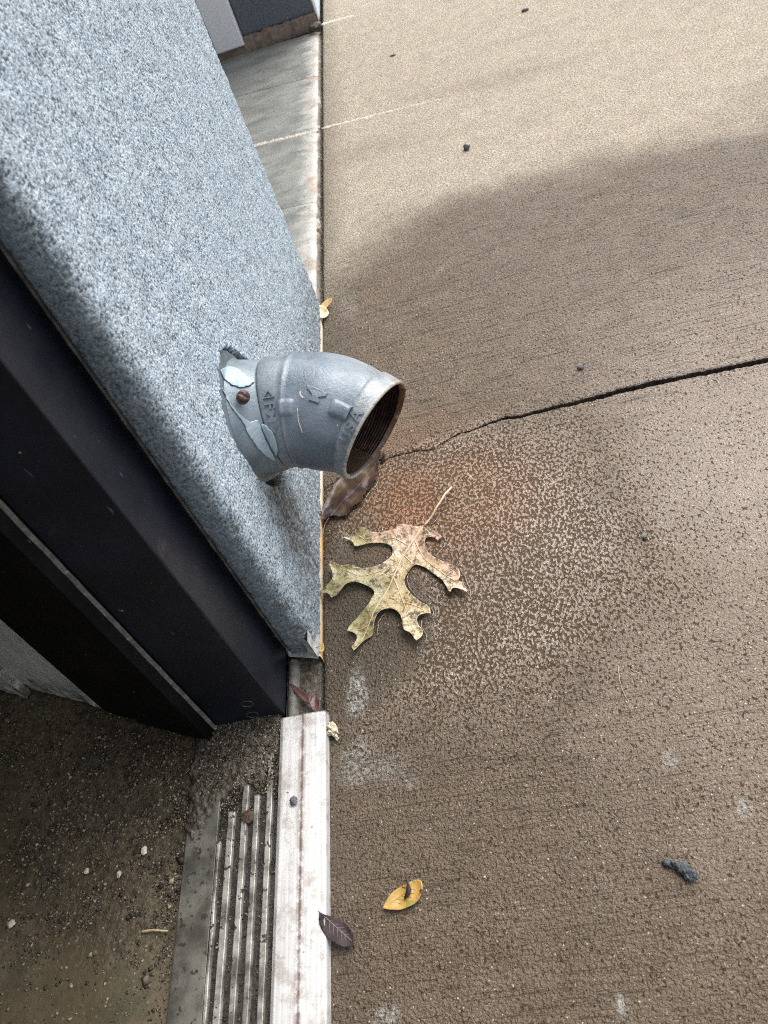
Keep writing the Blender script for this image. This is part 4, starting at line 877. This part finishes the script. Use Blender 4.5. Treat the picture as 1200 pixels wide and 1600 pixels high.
scar = tag(mk('leaf_scrap', [G(637, 1376, .004), G(643, 1390, .0045), G(640, 1399, .004), (G(631, 1406, .0036)), G(634, 1394, .0045)], [[0, 1, 2, 3, 4]], m_pleaf, origin=G(637, 1392)), 'tiny dark shred lying on the yellow leaf', 'leaf'); scar.modifiers.new('thickness', 'SOLIDIFY').thickness = .0003
simple_leaf('purple_leaf', [(507, 1432), (516, 1436), (526, 1437), (538, 1441), (548, 1450), (555, 1463), (557, 1476), (553, 1482), (542, 1483), (531, 1480), (519, 1472), (511, 1460), (506, 1448)], m_pleaf, m_pvein, ((505, 1430), (555, 1475)), 'dark purple leaf tucked against the outer edge of the bright sill', side=6, zfun=lambda x, y, d: .003 + .008 * sstep(.022, .004, x) * .9 + .0008 * math.exp(-d / .002))
# leaves and scraps in the pocket beside the jamb
simple_leaf('red_leaf', [(455, 1070), (462, 1073), (472, 1080), (483, 1089), (487, 1096), (485, 1102), (478, 1099), (468, 1090), (459, 1080)], m_rleaf, m_pleaf, ((455, 1070), (486, 1100)), 'narrow dark red leaf slanting across the dirt pocket beside the black jamb', side=3, curl=.002, z0=.001)
simple_leaf('red_leaf', [(489, 1093), (493, 1088), (499, 1090), (502, 1100), (501, 1112), (496, 1117), (490, 1112), (486, 1103)], m_rleaf, m_pvein, ((492, 1089), (495, 1116)), 'short dark red leaf standing at the sill end in the dirt pocket', side=3, curl=.002, z0=.002)
o = tag(mk('shim', [], [], m_strip), None); bpy.data.objects.remove(o)
ys_ = np.linspace(-.058, .004, 20); V = [];
for y in ys_:
    for k_ in range(7): a = PI * k_ / 6; V.append((-.0262 + .0052 * math.cos(a) - .02 * max(0, y + .01) , y, -.004 + .0062 * math.sin(a)))
tag(mk('sealant_rope', V, gridF(20, 7), m_strip, origin=(-.026, -.03, 0)), 'smooth grey sealant rope lying along the foot of the black jamb', 'sealant')

# ================================================================== STONES, CRUMBS, PETALS, TWIGS
rock('stone', G(1068, 1362), (.0090, .0046, .0034), m_stone, 'dark slate stone chip lying on the lower right pavement', 'stone', 5, math.radians(-35), 4, amp=.4)
rock('stone', G(1044, 1350), (.0042, .0026, .0022), m_stone, 'small knob of slate beside the dark stone chip', 'stone', 15, math.radians(-20), 3)
rock('pebble', G(730, 233), (.0052, .0060, .005), m_chip, 'small round grey pebble on the dry pavement near the wet edge', 'stone', 6)
rock('pebble', G(820, 18), (.0075, .0035, .003), m_chip, 'flat dark grey pebble at the top edge of the dry pavement', 'stone', 7)
rock('pebble', G(614, 87), (.007, .004, .0015), m_chip, 'thin pale grey flake on the dry pavement nearer the wall', 'stone', 8)
rock('pebble', G(907, 576), (.0036, .003, .002), m_stone, 'tiny dark chip just beyond the pavement crack', 'stone', 9)
rock('pebble', G(1008, 842), (.0022, .0026, .002), m_stone, 'tiny dark chip on the glistening pavement right of the oak leaf', 'stone', 10)
rock('pebble', G(460, 1251, .012), (.0036, .0042, .002), m_chip, 'dark angular chip lying on the bright sill', 'stone', 11, n=2)
rock('crumb', G(522, 1143), (.0042, .0052, .004), m_crumb, 'crumbly pale yellow lump beside the end of the sill', 'crumb', 12, .3, 4, amp=.8)
rock('crumb', G(527, 1153), (.0018, .0034, .0022), m_crumb, 'small sliver broken from the pale yellow lump', 'crumb', 13, .4, 3, amp=.6)
for i, (u, v, r, lab) in enumerate(((227, 1330, .0028, 'bright white grain on the interior floor, nearest the threshold'), (136, 1362, .0022, 'pale grain on the interior floor at the left of the grit patch'), (187, 1367, .0024, 'rounded tan grain in the middle of the grit patch'), (20, 1445, .0032, 'brown grain at the far left of the interior floor'))):
    rock('pebble', G(u, v, 0), (r, r * 1.2, r * .7), m_filler if i < 1 else m_crumb, lab, 'stone', 30 + i, n=2)
def petal(c, r, rot, mat, lab, tilt=.3):
    V = []; F = []; nr = 5; k = 14
    for i in range(nr + 1):
        for j in range(k): a = j / k * 2 * PI; q = i / nr; x, y = r * q * math.cos(a) * 1.3, r * q * math.sin(a) * .85 * (1 - .3 * math.cos(a)); V.append((c[0] + x * math.cos(rot) - y * math.sin(rot), c[1] + x * math.sin(rot) + y * math.cos(rot), c[2] + .0015 + r * .35 * q * q + x * tilt))
    o = mk('petal', V, [list(map(int, f)) for f in gridF(nr + 1, k, True)], mat, origin=c); o.modifiers.new('thickness', 'SOLIDIFY').thickness = .0004; return tag(o, lab, 'petal')
petal(G(505, 491, .002), .0085, 1.9, grainy('cream_petal', (.62, .50, .27), (.74, .66, .46), 150, .5, .0004), 'cream petal leaning on the joint at the far corner of the pilaster')
petal(G(511, 479, .002), .0080, .4, m_petal, 'ochre petal just behind the cream one at the wall joint')
petal(G(499, 355, -.002), .0042, 1.6, m_twig, 'small tan petal lying in the dark joint beyond the pilaster')
petal(G(504, 1014, .001), .0032, 1.3, m_petal, 'tiny orange petal at the foot of the pilaster corner')
def twig(pts, r, lab, z=.001, nm='straw'):
    P_ = [G(u, v, z) for u, v in pts]; L = np.linspace(0, 1, len(P_)); t = np.linspace(0, 1, 16); P_ = np.array(P_); Q = np.stack([np.interp(t, L, P_[:, i]) for i in range(3)], 1); Q[:, 2] += .001 * np.sin(t * PI)
    c = tuple(Q[8]); o = tube(nm, Q, np.linspace(r, r * .6, 16), m_twig, None, 6, origin=c); return tag(o, lab, 'straw')
twig([(326, 1170), (318, 1183), (305, 1196), (289, 1209)], .00045, 'thin pale straw on the interior floor below the black jamb')
twig([(222, 1456), (240, 1454), (262, 1455)], .0011, 'short broken straw stub at the edge of the threshold plate')
twig([(966, 1040), (968, 1062), (973, 1080), (980, 1093)], .00035, 'fine curved fibre on the wet pavement', nm='fibre')
twig([(1118, 592), (1122, 598), (1124, 601)], .0005, 'tiny dark splinter just in front of the crack', nm='splinter')

# ================================================================== FAR PILASTER, JAMB AND THE REST OF THE BUILDING
fp = empty('far_pilaster', (-.08, 2.8, 0), 'second pilaster at the top edge with dark grey side and pale blue front', 'wall')
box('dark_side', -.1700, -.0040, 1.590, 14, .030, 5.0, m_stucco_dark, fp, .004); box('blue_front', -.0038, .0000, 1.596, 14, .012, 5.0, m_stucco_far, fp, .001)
# ragged mortar foot
n = 60; xx = np.linspace(-.175, -.002, n); zt = .030 + .005 * fbm(xx * 40, xx * 0, 3, 230); V = np.concatenate([np.stack([xx, 1.586 + 0 * xx, -.002 + 0 * xx], 1), np.stack([xx, 1.584 + .002 * fbm(xx * 60, xx * 0, 2, 231), zt], 1), np.stack([xx, 1.60 + 0 * xx, zt], 1)])
i = np.arange(n - 1); F = np.concatenate([np.stack([i, i + 1, n + i + 1, n + i], -1), np.stack([n + i, n + i + 1, 2 * n + i + 1, 2 * n + i], -1)]); mk('mortar_foot', V, F, m_mortar, fp)
zs = np.linspace(.0, .35, 70); tube('corner_seam', np.stack([-.0035 + .0008 * fbm(zs * 60, zs * 0, 3, 232), 1.5905 + 0 * zs, zs + .01], 1), .0026 + .0012 * fbm(zs * 50, zs * 0, 3, 233), m_filler, fp, 7)
rock('debris_clump', G(494, 47, .004), (.016, .011, .008), m_muck, 'black debris clump at the foot of the far pilaster corner', 'debris', 41, n=3)
wj = empty('white_jamb', (-.20, 1.59, 0), 'flat white door jamb beside the dark far pilaster', 'door frame'); box('post', -.2370, -.1720, 1.580, 1.66, .016, 3.0, m_white, wj, .002); box('black_edge', -.2530, -.2375, 1.576, 1.66, .002, 3.0, m_frame, wj, .001); box('sill_block', -.2372, -.1722, 1.586, 1.65, -.002, .0155, m_mortar, wj)
gp = empty('far_glass_door', (-.6, 1.62, 0), 'dark glass door pane left of the white jamb, mostly hidden', 'door'); box('pane', -.92, -.2535, 1.60, 1.61, .05, 2.9, m_glass, gp); box('bottom_rail', -.92, -.2535, 1.59, 1.62, .002, .0495, m_frame, gp)
o = box('recess_wall', -.96, -.921, .545, 1.66, 0, 3, m_wall); tag(o, 'plain grey wall at the back of the recess between the pilasters', 'wall')
o = box('street_wall', -.12, 0, -4.5, -1.112, 0, 3, m_wall); tag(o, 'plain grey wall on the near side of the doorway behind the camera', 'wall')
o = box('door_header', -.12, 0, -1.11, -.001, 2.125, 3, m_wall); tag(o, 'plain grey wall above the doorway', 'wall')
o = box('ceiling', -3.05, -.121, -4.5, .535, 2.5, 2.6, m_inside); tag(o, kind='structure')
o = box('back_room_wall', -3.1, -3.05, -4.5, .535, -.02, 2.6, m_inside); tag(o, kind='structure')
o = box('side_room_wall', -3.05, -.10, .525, .537, -.02, 2.6, m_inside); tag(o, kind='structure')
o = box('end_room_wall', -3.05, -.121, -4.55, -4.5, -.02, 2.6, m_inside); tag(o, kind='structure')
